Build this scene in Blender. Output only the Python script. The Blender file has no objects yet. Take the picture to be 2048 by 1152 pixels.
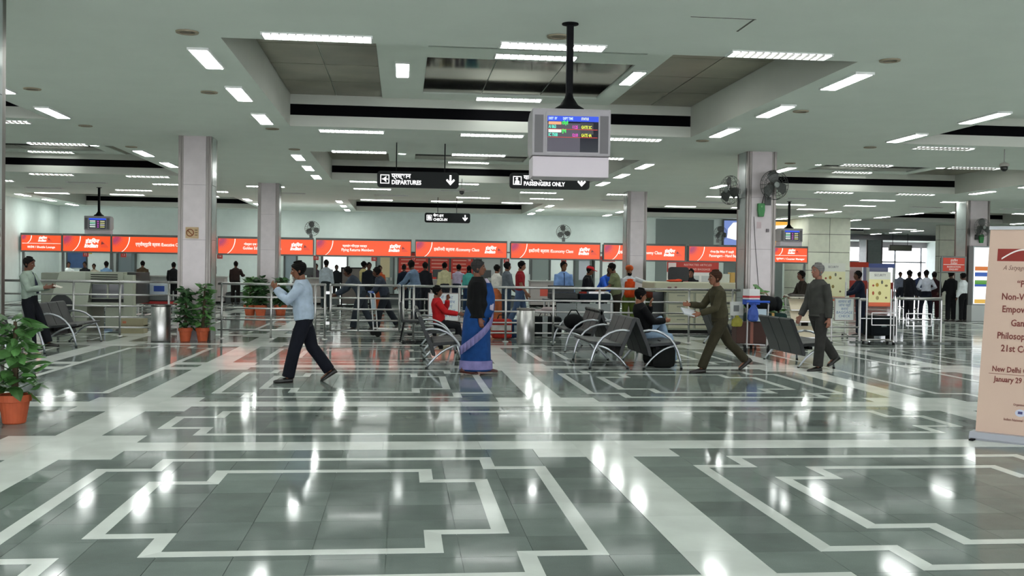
import bpy, math, random
from mathutils import Vector, Matrix
random.seed(7)
scene = bpy.context.scene
COL = scene.collection
R = math.radians

# ------------------------------------------------------------------ camera
YAW, PITCH, ROLL, FPX = 0.108386466, -0.0179263861, 0.0143164302, 2038.19
fw = Vector((math.sin(YAW), math.cos(YAW), 0)); rt = Vector((math.cos(YAW), -math.sin(YAW), 0)); up = Vector((0, 0, 1))
f2 = fw*math.cos(PITCH)+up*math.sin(PITCH); u2 = up*math.cos(PITCH)-fw*math.sin(PITCH)
r3 = rt*math.cos(ROLL)+u2*math.sin(ROLL); u3 = u2*math.cos(ROLL)-rt*math.sin(ROLL)
cam = bpy.data.cameras.new('camera'); camo = bpy.data.objects.new('camera', cam); COL.objects.link(camo)
camo.matrix_world = Matrix(((r3.x, u3.x, -f2.x, 0), (r3.y, u3.y, -f2.y, 0), (r3.z, u3.z, -f2.z, 1.55), (0, 0, 0, 1)))
cam.sensor_width = 36; cam.lens = FPX/2048*36; cam.clip_start = 0.05; cam.clip_end = 400
scene.camera = camo

# ------------------------------------------------------------------ world, exposure
EXPO = 0.48
LIGHT = 26.0         # radiance of the fluorescent diffusers
w = bpy.data.worlds.new('sky'); scene.world = w; w.use_nodes = True
bg = w.node_tree.nodes['Background']; bg.inputs[0].default_value = (0.93, 0.95, 1.0, 1); bg.inputs[1].default_value = 3.9
vs = scene.view_settings
vs.view_transform = 'Standard'; vs.look = 'None'; vs.gamma = 1; vs.exposure = EXPO; vs.use_curve_mapping = False

cy = scene.cycles
cy.max_bounces = 4; cy.diffuse_bounces = 3; cy.glossy_bounces = 2; cy.transmission_bounces = 2; cy.caustics_reflective = False; cy.caustics_refractive = False
cy.use_adaptive_sampling = True; cy.adaptive_threshold = 0.1; cy.adaptive_min_samples = 16

# ------------------------------------------------------------------ materials
def lin(c):
    if isinstance(c, str):
        c = tuple(int(c[i:i+2], 16)/255 for i in (0, 2, 4))
    return tuple(x/12.92 if x <= .04045 else ((x+.055)/1.055)**2.4 for x in c)
_M = {}
def mat(key, color=(.5,.5,.5), rough=.5, metal=0.0, spec=.5, noise=0.0, scale=20.0, bump=0.0, rnd=0.0, emit=None, estr=0.0, alpha=1.0, trans=0.0, stretch=None, coat=0.0):
    if key in _M: return _M[key]
    m = bpy.data.materials.new(key); m.use_nodes = True
    nt = m.node_tree; b = nt.nodes['Principled BSDF']
    c = lin(color) if isinstance(color, str) else color
    b.inputs['Base Color'].default_value = (*c, 1); b.inputs['Roughness'].default_value = rough
    b.inputs['Metallic'].default_value = metal; b.inputs['Specular IOR Level'].default_value = spec
    b.inputs['Coat Weight'].default_value = coat
    if trans: b.inputs['Transmission Weight'].default_value = trans
    if alpha < 1: b.inputs['Alpha'].default_value = alpha
    if emit:
        e = lin(emit) if isinstance(emit, str) else emit
        b.inputs['Emission Color'].default_value = (*e, 1); b.inputs['Emission Strength'].default_value = estr
    if noise or bump:
        tc = nt.nodes.new('ShaderNodeTexCoord'); no = nt.nodes.new('ShaderNodeTexNoise')
        no.inputs['Scale'].default_value = scale; no.inputs['Detail'].default_value = 5
        src = tc.outputs['Object']
        if stretch:
            mp = nt.nodes.new('ShaderNodeMapping'); mp.inputs['Scale'].default_value = stretch
            nt.links.new(src, mp.inputs[0]); src = mp.outputs[0]
        nt.links.new(src, no.inputs['Vector'])
    col_out = None
    if noise:
        mr = nt.nodes.new('ShaderNodeMapRange'); mr.inputs[3].default_value = 1-noise; mr.inputs[4].default_value = 1+noise
        mr.inputs[1].default_value = .3; mr.inputs[2].default_value = .7
        nt.links.new(no.outputs['Fac'], mr.inputs[0])
        hs = nt.nodes.new('ShaderNodeHueSaturation'); hs.inputs['Color'].default_value = (*c, 1)
        nt.links.new(mr.outputs[0], hs.inputs['Value']); col_out = hs
        nt.links.new(hs.outputs[0], b.inputs['Base Color'])
    if rnd:
        oi = nt.nodes.new('ShaderNodeObjectInfo'); mr2 = nt.nodes.new('ShaderNodeMapRange')
        mr2.inputs[3].default_value = 1-rnd; mr2.inputs[4].default_value = 1+rnd
        nt.links.new(oi.outputs['Random'], mr2.inputs[0])
        hs2 = nt.nodes.new('ShaderNodeHueSaturation')
        if col_out: nt.links.new(col_out.outputs[0], hs2.inputs['Color'])
        else: hs2.inputs['Color'].default_value = (*c, 1)
        nt.links.new(mr2.outputs[0], hs2.inputs['Value']); nt.links.new(hs2.outputs[0], b.inputs['Base Color'])
    if bump:
        bp = nt.nodes.new('ShaderNodeBump'); bp.inputs['Strength'].default_value = bump; bp.inputs['Distance'].default_value = .01
        nt.links.new(no.outputs['Fac'], bp.inputs['Height']); nt.links.new(bp.outputs[0], b.inputs['Normal'])
    _M[key] = m
    return m
def glow(color, gain=1.0):
    """a backlit print or screen colour, display value at EXPO"""
    key = 'lit_%s_%.2f' % (color, gain)
    m = mat(key, (0.02, 0.02, 0.02), .3, emit=color, estr=gain/2**EXPO)
    m.cycles.emission_sampling = 'NONE'
    return m
def cloth(color, rough=.85):
    return mat('cloth_'+color, color, rough, spec=.2, noise=.18, scale=9, bump=.25)
def paint(color, rough=.5, **k):
    return mat('paint_%s_%.2f' % (color, rough), color, rough, **k)
STEEL = mat('brushed_steel', (.54,.53,.52), .33, 1.0, noise=.06, scale=30)
CHROME = mat('polished_steel', (.17,.158,.145), .33, 1.0, noise=.25, scale=7, stretch=(1,1,.1))
ARCM = mat('silver_tube', (.48,.5,.53), .32, 1.0)
BLACK = mat('black_metal', (.006,.006,.007), .6, spec=.1)
RUBBER = mat('rubber', (.014,.014,.014), .8, spec=.15)

# ------------------------------------------------------------------ mesh helpers
class MB:
    def __init__(s): s.v = []; s.f = []; s.mi = []; s.cur = 0
    def add(s, vs, fs):
        n = len(s.v); s.v += [tuple(p) for p in vs]; s.f += [tuple(i+n for i in f) for f in fs]; s.mi += [s.cur]*len(fs); return s
    def box(s, x0, x1, y0, y1, z0, z1, M=None):
        v = [(x, y, z) for z in (z0, z1) for y in (y0, y1) for x in (x0, x1)]
        if M: v = [M @ Vector(p) for p in v]
        return s.add(v, [(0,2,3,1),(4,5,7,6),(0,1,5,4),(1,3,7,5),(3,2,6,7),(2,0,4,6)])
    def cbox(s, c, sx, sy, sz, rz=0, rx=0, ry=0):
        M = Matrix.Translation(c) @ Matrix.Rotation(rz,4,'Z') @ Matrix.Rotation(ry,4,'Y') @ Matrix.Rotation(rx,4,'X')
        return s.box(-sx/2, sx/2, -sy/2, sy/2, -sz/2, sz/2, M)
    def prism(s, poly, a, b, axis='y'):
        """extrude a 2D outline from a to b along the axis ('y': outline is x,z; 'z': x,y; 'x': y,z)"""
        n = len(poly)
        def P(p, t): return (p[0], t, p[1]) if axis == 'y' else ((p[0], p[1], t) if axis == 'z' else (t, p[0], p[1]))
        v = [P(p, a) for p in poly]+[P(p, b) for p in poly]
        f = [tuple(range(n)), tuple(range(2*n-1, n-1, -1))]+[(i, i+n, (i+1) % n+n, (i+1) % n) for i in range(n)]
        return s.add(v, f)
    def tube(s, pts, r, seg=8, cap=True, closed=False):
        pts = [Vector(p) for p in pts]; n = len(pts)
        rs = r if isinstance(r, (list, tuple)) else [r]*n
        ref = None; v = []
        for i, p in enumerate(pts):
            if closed: t = (pts[(i+1) % n]-pts[i-1])
            else: t = (pts[min(i+1, n-1)]-pts[max(i-1, 0)])
            t = t.normalized() if t.length > 1e-9 else Vector((0,0,1))
            if ref is None:
                ref = Vector((0,0,1)) if abs(t.z) < .9 else Vector((1,0,0))
            a = ref-t*ref.dot(t)
            a = a.normalized() if a.length > 1e-6 else t.orthogonal().normalized()
            ref = a; b = t.cross(a)
            ra, rb = rs[i] if isinstance(rs[i], (list, tuple)) else (rs[i], rs[i])
            for k in range(seg):
                th = 2*math.pi*k/seg
                v.append(p+a*(math.cos(th)*ra)+b*(math.sin(th)*rb))
        f = []
        m = n if closed else n-1
        for i in range(m):
            j = (i+1) % n
            for k in range(seg):
                f.append((i*seg+k, i*seg+(k+1) % seg, j*seg+(k+1) % seg, j*seg+k))
        if cap and not closed:
            f.append(tuple(range(seg-1, -1, -1))); f.append(tuple((n-1)*seg+k for k in range(seg)))
        return s.add(v, f)
    def lathe(s, prof, seg=16, c=(0,0,0), cap=True):
        v = []; n = len(prof)
        for r_, z in prof:
            for k in range(seg):
                th = 2*math.pi*k/seg; v.append((c[0]+r_*math.cos(th), c[1]+r_*math.sin(th), c[2]+z))
        f = [(i*seg+k, i*seg+(k+1) % seg, (i+1)*seg+(k+1) % seg, (i+1)*seg+k) for i in range(n-1) for k in range(seg)]
        if cap: f.append(tuple(range(seg-1, -1, -1))); f.append(tuple((n-1)*seg+k for k in range(seg)))
        return s.add(v, f)
    def loft(s, rings, cap=True):
        n = len(rings[0]); v = [p for r_ in rings for p in r_]
        f = [(i*n+k, i*n+(k+1) % n, (i+1)*n+(k+1) % n, (i+1)*n+k) for i in range(len(rings)-1) for k in range(n)]
        if cap: f.append(tuple(range(n-1, -1, -1))); f.append(tuple((len(rings)-1)*n+k for k in range(n)))
        return s.add(v, f)
    def ball(s, c, rx, ry, rz, seg=10, rings=7, M=None):
        v = []; f = []
        c = Vector(c)
        v.append(Vector((0,0,-1)))
        for i in range(1, rings):
            ph = -math.pi/2+math.pi*i/rings
            for k in range(seg):
                th = 2*math.pi*k/seg; v.append(Vector((math.cos(ph)*math.cos(th), math.cos(ph)*math.sin(th), math.sin(ph))))
        v.append(Vector((0,0,1)))
        v = [Vector((p.x*rx, p.y*ry, p.z*rz)) for p in v]
        if M: v = [M @ p for p in v]
        v = [p+c for p in v]
        for k in range(seg): f.append((0, 1+(k+1) % seg, 1+k))
        for i in range(rings-2):
            for k in range(seg):
                a = 1+i*seg; f.append((a+k, a+(k+1) % seg, a+seg+(k+1) % seg, a+seg+k))
        a = 1+(rings-2)*seg
        for k in range(seg): f.append((a+k, a+(k+1) % seg, len(v)-1))
        return s.add(v, f)
    def mesh(s, name, m, smooth=False):
        me = bpy.data.meshes.new(name); me.from_pydata(s.v, [], s.f)
        ms = m if isinstance(m, (list, tuple)) else [m]
        for x in ms: me.materials.append(x)
        if len(ms) > 1: me.polygons.foreach_set('material_index', s.mi)
        if smooth: me.shade_smooth()
        me.update(); return me
    def build(s, name, m, parent=None, loc=(0,0,0), rz=0, smooth=False, bevel=0, **props):
        o = bpy.data.objects.new(name, s.mesh(name, m, smooth)); COL.objects.link(o)
        o.location = loc; o.rotation_euler = (0,0,rz); o.parent = parent
        if bevel:
            bv = o.modifiers.new('bevel', 'BEVEL'); bv.width = bevel; bv.segments = 2; bv.limit_method = 'ANGLE'; bv.angle_limit = R(40)
        for k, val in props.items(): o[k] = val
        return o
def thing(name, label, cat, loc=(0,0,0), rz=0, group=None):
    o = bpy.data.objects.new(name, None); COL.objects.link(o); o.empty_display_size = .1
    o.location = loc; o.rotation_euler = (0,0,rz); o['label'] = label; o['category'] = cat
    if group: o['group'] = group
    return o
def tag(o, label, cat, group=None):
    o['label'] = label; o['category'] = cat
    if group: o['group'] = group
    return o
def dup(root, label=None, loc=None, rz=None, group=None, parent=None):
    c = root.copy(); COL.objects.link(c); c.parent = parent
    if loc is not None: c.location = loc
    if rz is not None: c.rotation_euler = (0,0,rz)
    if label: c['label'] = label
    if group: c['group'] = group
    for ch in root.children: dup(ch, parent=c)
    return c
def inst(o, loc, parent=None, rz=0):
    c = o.copy(); COL.objects.link(c); c.location = loc; c.rotation_euler = (0,0,rz); c.parent = parent; return c
_TXT = []
def text(parent, name, body, size, loc, m, rot=(math.pi/2,0,0), align='CENTER', shear=0, bold=0, sx=1.0, ext=.001, spacing=1.0, label=None):
    _TXT.append((parent, name, body, size, loc, m, rot, align, shear, bold, sx, ext, spacing, label))
def flush_text():
    cache = {}; tmp = []
    for (parent, name, body, size, loc, m, rot, align, shear, bold, sx, ext, spacing, label) in _TXT:
        k = (body, size, align, shear, bold, ext, spacing, m.name)
        if k in cache: continue
        cu = bpy.data.curves.new('tmp', 'FONT'); cu.body = body; cu.size = size; cu.align_x = align; cu.align_y = 'CENTER'
        cu.shear = shear; cu.offset = bold; cu.extrude = ext; cu.space_character = spacing; cu.resolution_u = 2
        o = bpy.data.objects.new('tmp', cu); COL.objects.link(o); cache[k] = o
    bpy.context.view_layer.update(); dg = bpy.context.evaluated_depsgraph_get()
    for k, o in cache.items():
        me = bpy.data.meshes.new_from_object(o.evaluated_get(dg)); cache[k] = (me, o)
    for (parent, name, body, size, loc, m, rot, align, shear, bold, sx, ext, spacing, label) in _TXT:
        me, o = cache[(body, size, align, shear, bold, ext, spacing, m.name)]
        me.name = name
        if not me.materials: me.materials.append(m)
        t = bpy.data.objects.new(name, me); COL.objects.link(t); t.parent = parent; t.location = loc; t.rotation_euler = rot; t.scale = (sx,1,1)
        if label: t['label'] = label
    for me, o in cache.values():
        cu = o.data; bpy.data.objects.remove(o); bpy.data.curves.remove(cu)
# ================================================================== SETTING
def struct(name, mb, m, parent=None, **k):
    o = mb.build(name, m, parent, **k); o['kind'] = 'structure'; return o
CH = 4.2                      # ceiling height
XL, XR, YF, YB, YFAR = -15.7, 42.0, -7.0, 49.0, 78.0

# ---- polished granite with a slab-by-slab tone
def granite():
    m = mat('granite', (.182,.217,.199), .13, spec=.07); nt = m.node_tree; b = nt.nodes['Principled BSDF']
    ge = nt.nodes.new('ShaderNodeNewGeometry')
    of = nt.nodes.new('ShaderNodeVectorMath'); of.operation = 'ADD'; of.inputs[1].default_value = (-1.55+.403*60, -8.73+.41*60, 0)
    sn = nt.nodes.new('ShaderNodeVectorMath'); sn.operation = 'SNAP'; sn.inputs[1].default_value = (.403, .41, 10)
    wn = nt.nodes.new('ShaderNodeTexWhiteNoise'); wn.noise_dimensions = '3D'
    no = nt.nodes.new('ShaderNodeTexNoise'); no.inputs['Scale'].default_value = 3.0; no.inputs['Detail'].default_value = 8
    no2 = nt.nodes.new('ShaderNodeTexNoise'); no2.inputs['Scale'].default_value = 160; no2.inputs['Detail'].default_value = 2
    nt.links.new(ge.outputs['Position'], of.inputs[0]); nt.links.new(of.outputs[0], sn.inputs[0]); nt.links.new(sn.outputs[0], wn.inputs['Vector'])
    nt.links.new(ge.outputs['Position'], no.inputs['Vector']); nt.links.new(ge.outputs['Position'], no2.inputs['Vector'])
    a = nt.nodes.new('ShaderNodeMapRange'); a.inputs[3].default_value = .84; a.inputs[4].default_value = 1.16; nt.links.new(wn.outputs['Value'], a.inputs[0])
    c = nt.nodes.new('ShaderNodeMapRange'); c.inputs[1].default_value = .3; c.inputs[2].default_value = .7; c.inputs[3].default_value = .88; c.inputs[4].default_value = 1.12
    nt.links.new(no.outputs['Fac'], c.inputs[0])
    d = nt.nodes.new('ShaderNodeMapRange'); d.inputs[3].default_value = .85; d.inputs[4].default_value = 1.15; nt.links.new(no2.outputs['Fac'], d.inputs[0])
    m1 = nt.nodes.new('ShaderNodeMath'); m1.operation = 'MULTIPLY'; m2 = nt.nodes.new('ShaderNodeMath'); m2.operation = 'MULTIPLY'
    nt.links.new(a.outputs[0], m1.inputs[0]); nt.links.new(c.outputs[0], m1.inputs[1]); nt.links.new(m1.outputs[0], m2.inputs[0]); nt.links.new(d.outputs[0], m2.inputs[1])
    hs = nt.nodes.new('ShaderNodeHueSaturation'); hs.inputs['Color'].default_value = (.182,.217,.199,1)
    nt.links.new(m2.outputs[0], hs.inputs['Value']); nt.links.new(hs.outputs[0], b.inputs['Base Color'])
    ro = nt.nodes.new('ShaderNodeMapRange'); ro.inputs[1].default_value = .3; ro.inputs[2].default_value = .7; ro.inputs[3].default_value = .055; ro.inputs[4].default_value = .105
    nt.links.new(no.outputs['Fac'], ro.inputs[0]); nt.links.new(ro.outputs[0], b.inputs['Roughness'])
    return m
GRAN = granite()
MARB = mat('white_marble', (.72,.755,.71), .085, spec=.07, noise=.10, scale=2.2, rnd=.05)
floor = struct('floor', MB().box(XL, XR, YF, YFAR+2, -.2, -.006), GRAN)
SPX, SPY = .403, .41
slab = MB().box(0, SPX-.003, 0, SPY-.003, -.006, 0).build('granite_slab', GRAN, floor)
first = True
field = MB(); nslab = 0
for j in range(-12, 58):
    for i in range(-43, 50):
        x = 1.55+i*SPX; y = 8.73+j*SPY
        if y < 3.9 or y > 31: continue
        lim = (y+SPY)*.65+.5; liml = -(y+SPY)*.43-.5
        if x > lim or x+SPX < liml or x < XL: continue
        if y < 8.7 and y > 4.6 and nslab < 300:
            nslab += 1
            if first: slab.location = (x, y, 0); first = False
            else: inst(slab, (x, y, 0), floor)
        else:
            field.add([(x,y,0),(x+SPX-.003,y,0),(x+SPX-.003,y+SPY-.003,0),(x,y+SPY-.003,0)], [(0,1,2,3)])
field.build('granite_slab_field', GRAN, floor, kind='stuff')

strip_far = MB(); NSTRIP = [0]
def inlay(poly, near):
    """one piece of white marble, 1 mm proud of the slabs"""
    z = .0012
    cx = sum(p[0] for p in poly)/4; cy = sum(p[1] for p in poly)/4
    if near and NSTRIP[0] < 296 and -.42*cy-1 < cx < .66*cy+.3:
        NSTRIP[0] += 1
        MB().prism([(p[0]-cx, p[1]-cy) for p in poly], -.005, z, 'z').build('marble_strip', MARB, floor, loc=(cx, cy, 0))
    else:
        n = len(poly); strip_far.add([(p[0], p[1], z) for p in poly], [tuple(range(n))])
def rect(x0, x1, y0, y1, near): inlay([(x0,y0),(x1,y0),(x1,y1),(x0,y1)], near)
def run(x0, x1, y0, y1, near):
    """a broad band cut into slabs along its length"""
    if x1-x0 > y1-y0:
        n = max(1, round((x1-x0)/.82)); d = (x1-x0)/n
        for k in range(n): rect(x0+k*d, x0+(k+1)*d-.002, y0, y1, near)
    else:
        n = max(1, round((y1-y0)/.82)); d = (y1-y0)/n
        for k in range(n): rect(x0, x1, y0+k*d, y0+(k+1)*d-.002, near)
def notched(a, b, c, d, nx, ny):
    return [(a+nx,c),(b-nx,c),(b-nx,c+ny),(b,c+ny),(b,d-ny),(b-nx,d-ny),(b-nx,d),(a+nx,d),(a+nx,d-ny),(a,d-ny),(a,c+ny),(a+nx,c+ny)]
def outline(a, b, c, d, near, nx=.4, ny=.39, t=.1):
    P = notched(a, b, c, d, nx, ny); Q = notched(a+t, b-t, c+t, d-t, nx, ny)
    for i in range(12):
        j = (i+1) % 12; inlay([P[i], P[j], Q[j], Q[i]], near)
SX = []; 
for k in range(-1, 3): SX += [(1.75+12.0*k-4.62, 'e'), (1.75+12.0*k, 'm'), (1.75+12.0*k+4.62, 'e')]
SY = []
for k in range(-1, 5): SY += [(8.93+11.64*k, 'e'), (8.93+11.64*k+2.74, 'e'), (8.93+11.64*k+7.19, 'm')]
SX = [s for s in SX if XL+.4 < s[0] < XR-.5]; SY = [s for s in SY if -2 < s[0] < 60]
hw = .2
def near_y(y): return y < 16.5
for i, (x, kx) in enumerate(SX):          # bands running away from the camera
    for j in range(len(SY)-1):
        y0 = SY[j][0]+hw; y1 = SY[j+1][0]-hw
        if kx == 'm' and y1-y0 < 3: continue
        run(x-hw, x+hw, y0, y1, near_y(y1-.5))
for j, (y, ky) in enumerate(SY):          # bands running across
    for i in range(len(SX)-1):
        x0 = SX[i][0]+hw; x1 = SX[i+1][0]-hw
        if ky == 'm' and x1-x0 < 3: continue
        run(x0, x1, y-hw, y+hw, near_y(y) and -3 < (x0+x1)/2 < 8)
    for i, (x, kx) in enumerate(SX):      # crossings and the short arms around them
        rect(x-hw, x+hw, y-hw, y+hw, near_y(y))
        for sgn, jj in ((-1, j-1), (1, j+1)):
            if not 0 <= jj < len(SY): continue
            gap = abs(SY[jj][0]-y)
            if kx == 'm' and gap < 3: continue
            ya, yb = (y-hw-.38, y-hw) if sgn < 0 else (y+hw, y+hw+.38)
            n_ = near_y(y) and -3.2 < x < 7
            rect(x-hw-.4, x-hw, ya, yb, n_); rect(x+hw, x+hw+.4, ya, yb, n_)
for i in range(len(SX)-1):
    for j in range(len(SY)-1):
        x0, x1 = SX[i][0]+hw, SX[i+1][0]-hw; y0, y1 = SY[j][0]+hw, SY[j+1][0]-hw
        n_ = near_y(y1) and -3 < x0 < 4
        if x1-x0 > 3 and y1-y0 > 3:
            outline(x0+.4, x1-.4, y0+.38, y1-.38, n_); outline(x0+.9, x1-.9, y0+.86, y1-.86, n_)
        elif y1-y0 < 3 and SX[i][1] == 'e' and SX[i+1][1] == 'm':
            outline(x0+.4, SX[i+2][0]-hw-.4, y0+.38, y1-.38, n_)
        elif x1-x0 < 3 and y1-y0 > 3 and SY[j][1] == 'e' and SY[j+1][1] == 'm' and j+2 < len(SY):
            outline(x0+.4, x1-.4, y0+.38, SY[j+2][0]-hw-.38, False)
strip_far.build('marble_strip_field', MARB, floor, kind='stuff')

# ---- walls
WALL = paint('DDE8E3', .7, noise=.03, scale=3)
wall_back = struct('wall_back', MB().box(XL-.2, 21.0, YB, YB+.25, -.2, 5.2), WALL)
struct('wall_left', MB().box(XL-.25, XL, YF, YB, -.2, 5.2), WALL)
struct('wall_front', MB().box(XL-.25, XR+.25, YF-.25, YF, 3.9, 5.2).box(XL-.25, XR+.25, YF-.25, YF, -.2, .1), WALL)
wf = MB()
for k in range(20): wf.box(XL+3*k-.06, XL+3*k+.06, YF-.2, YF-.05, .1, 3.9)
wf.box(XL, XR, YF-.2, YF-.05, 2.35, 2.45)
struct('window_added', wf, paint('8A8A8E', .4))      # unseen glazing assumed behind the camera, added to let in daylight fill
struct('wall_right', MB().box(XR, XR+.25, YF, YFAR, -.2, 5.2), WALL)
struct('wall_corridor', MB().box(20.75, 21.0, YB, YFAR, -.2, 5.2), WALL)
STONE = mat('sandstone_panel', 'D6D8C6', .45, noise=.06, scale=4, rnd=.05)
JOINT = paint('5A5A52', .8)
def stone_core(name, x0, x1, y0, y1, xs, label):
    o = struct(name, MB().box(x0+.02, x1-.02, y0+.02, y1, 0, CH), JOINT)
    zs = [0, .86, 1.72, 2.58, 3.42, CH]
    for k in range(5):
        for a, b in zip(xs[:-1], xs[1:]):
            MB().box(a+.012, b-.012, y0, y0+.06, zs[k]+.012, zs[k+1]-.012).build('stone_panel', STONE, o)
        MB().box(x0, x0+.06, y0+.07, y1, zs[k]+.012, zs[k+1]-.012).build('stone_panel', STONE, o)
    return o
stone_core('wall_core_a', 18.95, 21.0, 46.0, YB, [18.95, 19.98, 21.0], '')
stone_core('wall_core_b', 27.9, 33.0, 50.5, 50.9, [27.9, 29.2, 30.5, 31.8, 33.0], '')
# glazed far end of the corridor: frames in front of open sky
far = struct('wall_far', MB().box(21.0, XR, YFAR, YFAR+.3, 3.75, 5.2).box(21.0, XR, YFAR, YFAR+.3, -.2, .25), paint('B8B0B4', .7))
win = MB()
for k in range(9): win.box(24+k*2.2-.05, 24+k*2.2+.05, YFAR+.05, YFAR+.2, .25, 3.75)
win.box(21, XR, YFAR+.05, YFAR+.2, 2.55, 2.65)
struct('window_1', win, paint('8A8A8E', .4))
GLASS = mat('pane', (.9,.93,.95), .02, alpha=.12)
for k in range(8): MB().box(24+k*2.2+.05, 26.2+k*2.2-.05, YFAR+.1, YFAR+.115, .25, 3.75).build('glass_pane', GLASS, bpy.data.objects['window_1'])

# ---- ceiling with coffers
CEIL = paint('EAF1E8', .75, noise=.02, scale=1.5)
SLOT = mat('dark_slot', (.004,.004,.005), .8, spec=.05)
PX = 12.1
CXS = [(-2.12+PX*k, 5.62+PX*k) for k in (-1, 0, 1, 2)]
CYS = [(.6, 8.0), (12.2, 19.6), (23.8, 31.2), (40.3, 48.0), (56.0, 63.4)]
COFF = []
for a, b in CXS:
    for c, d in CYS:
        if d > YB-.5 and a < 20: continue
        if c > 33 and a > 20 and a < 22.5 and d < 50: pass
        COFF.append((max(a, XL+.6), b, c, d))
xs = sorted({XL, XR, *[v for q in COFF for v in q[:2]]}); ys = sorted({YF, YFAR, *[v for q in COFF for v in q[2:]]})
cm = MB()
for x0, x1 in zip(xs[:-1], xs[1:]):
    for y0, y1 in zip(ys[:-1], ys[1:]):
        mx, my = (x0+x1)/2, (y0+y1)/2
        if any(a < mx < b and c < my < d for a, b, c, d in COFF): continue
        cm.add([(x0,y0,CH),(x0,y1,CH),(x1,y1,CH),(x1,y0,CH)], [(0,1,2,3)])
cm.box(XL, XR, YF, YFAR, 5.15, 5.2)
ceiling = struct('ceiling', cm, CEIL)
TILE = mat('coffer_tile', (.30,.285,.21), .3, .5, noise=.22, scale=1.3, rnd=.10)
TILE2 = mat('mirror_tile', (.26,.245,.19), .07, .9, noise=.15, scale=1.1, rnd=.08)
FASC = paint('D2D4CA', .7, noise=.02, scale=2)
CZ = 4.78
for a, b, c, d in COFF:
    seen = c > 9 and c < 50
    fz = MB()
    fz.box(a-.06, a, c-.06, d+.06, CH+.001, CZ+.1); fz.box(b, b+.06, c-.06, d+.06, CH+.001, CZ+.1)
    fz.box(a, b, c-.06, c, CH+.001, CZ+.1)
    fz.box(a, b, d, d+.06, CH+.001, 4.41); fz.box(a, b, d, d+.06, 4.62, CZ+.1)
    fz.build('coffer_fascia', FASC, ceiling)
    MB().box(a, b, d+.02, d+.05, 4.41, 4.62).build('air_slot', SLOT, ceiling)
    # coffer ceiling: three runs of tiles between two white beams
    bw = [a, a+1.72, a+2.47, a+5.72, a+6.1, b]
    cc = MB(); z = CZ
    cc.box(a, b, c, d, z+.04, z+.09)
    cc.box(a+1.72, a+2.47, c, d, z, z+.04); cc.box(a+5.72, a+6.1, c, d, z, z+.04)
    my = [c, c+.7, c+2.75, c+3.5, c+6.7, d]
    cc.box(a+2.47, a+5.72, c, c+.7, z, z+.04); cc.box(a+2.47, a+5.72, c+2.75, c+3.5, z, z+.04); cc.box(a+2.47, a+5.72, c+6.7, d, z, z+.04)
    cc.build('coffer_soffit', CEIL, ceiling)
    if seen:
        def tiles(x0, x1, nx, y0, y1, ny, m=TILE):
            for i in range(nx):
                for j in range(ny):
                    dx = (x1-x0)/nx; dy = (y1-y0)/ny
                    MB().box(x0+i*dx+.008, x0+(i+1)*dx-.008, y0+j*dy+.008, y0+(j+1)*dy-.008, z+.02, z+.039).build('ceiling_tile', m, ceiling)
        n3 = 5 if c < 20 else 2
        tiles(a, a+1.72, 2 if c < 20 else 1, c, d, n3); tiles(a+6.1, b, 2 if c < 20 else 1, c, d, n3)
        tiles(a+2.47, a+5.72, 3, c+.7, c+2.75, 1, TILE2); tiles(a+2.47, a+5.72, 3, c+3.5, c+6.7, 1, TILE2)
# access hatch outline in the near ceiling
MB().box(2.95, 3.65, 10.35, 10.36, CH-.004, CH).box(3.62, 3.64, 10.36, 10.9, CH-.004, CH).build('hatch_joint', JOINT, ceiling)
# ================================================================== CEILING LIGHTS
LAMP = mat('fluorescent_diffuser', (.9,.9,.9), .4, emit=(.96,1.0,.97), estr=LIGHT)
LAMP2 = mat('louvred_diffuser', (.9,.9,.9), .4, emit=(.96,1.0,.97), estr=LIGHT*.3)   # louvres cut the glare at shallow angles
LAMP3 = mat('back_row_diffuser', (.9,.9,.9), .4, emit=(.96,1.0,.97), estr=LIGHT*.6)
OFFL = paint('6E6C62', .5)
WHT = paint('E4E6E2', .4)
def long_light(label, x, y, z=CH, on=True, L=1.15, W=.21):
    t = thing('ceiling_light', label, 'ceiling light', (x, y, z), 0, 'fluorescent ceiling lights')
    f = MB()
    for s in (-1, 1):
        f.box(s*(W/2+.012)-.012, s*(W/2+.012)+.012, -L/2-.024, L/2+.024, -.03, 0); f.box(-W/2, W/2, s*(L/2+.012)-.012, s*(L/2+.012)+.012, -.03, 0)
    f.build('frame', WHT, t)
    MB().box(-W/2, W/2, -L/2, L/2, -.034, -.004).build('diffuser', LAMP if on else OFFL, t)
    return t
def cross_light(label, x, y, z=CH, on=True, L=1.22, W=.24, nb=13, lamp=None):
    t = thing('ceiling_light', label, 'ceiling light', (x, y, z), 0, 'fluorescent ceiling lights')
    f = MB().box(-L/2-.02, L/2+.02, -W/2-.02, -W/2, -.012, 0).box(-L/2-.02, L/2+.02, W/2, W/2+.02, -.03, 0)
    f.box(-L/2-.02, -L/2, -W/2, W/2, -.03, 0).box(L/2, L/2+.02, -W/2, W/2, -.03, 0)
    f.build('frame', WHT, t)
    MB().box(-L/2, L/2, -W/2, W/2, -.006, -.001).build('diffuser', (lamp or LAMP2) if on else OFFL, t)
    if nb:
        b = MB()
        for k in range(1, nb): b.prism([(-L/2+k*L/nb-.012, -.006), (-L/2+k*L/nb+.012, -.006), (-L/2+k*L/nb, -.036)], -W/2, W/2, 'y')
        b.build('louvre', STEEL, t)
    return t
def ordn(n): return ('first','second','third','fourth','fifth')[n]
cname = {-1: 'left', 0: 'central', 1: 'right', 2: 'far right'}
rname = {0: 'overhead', 1: 'nearest', 2: 'second', 3: 'third', 4: 'remote'}
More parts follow.
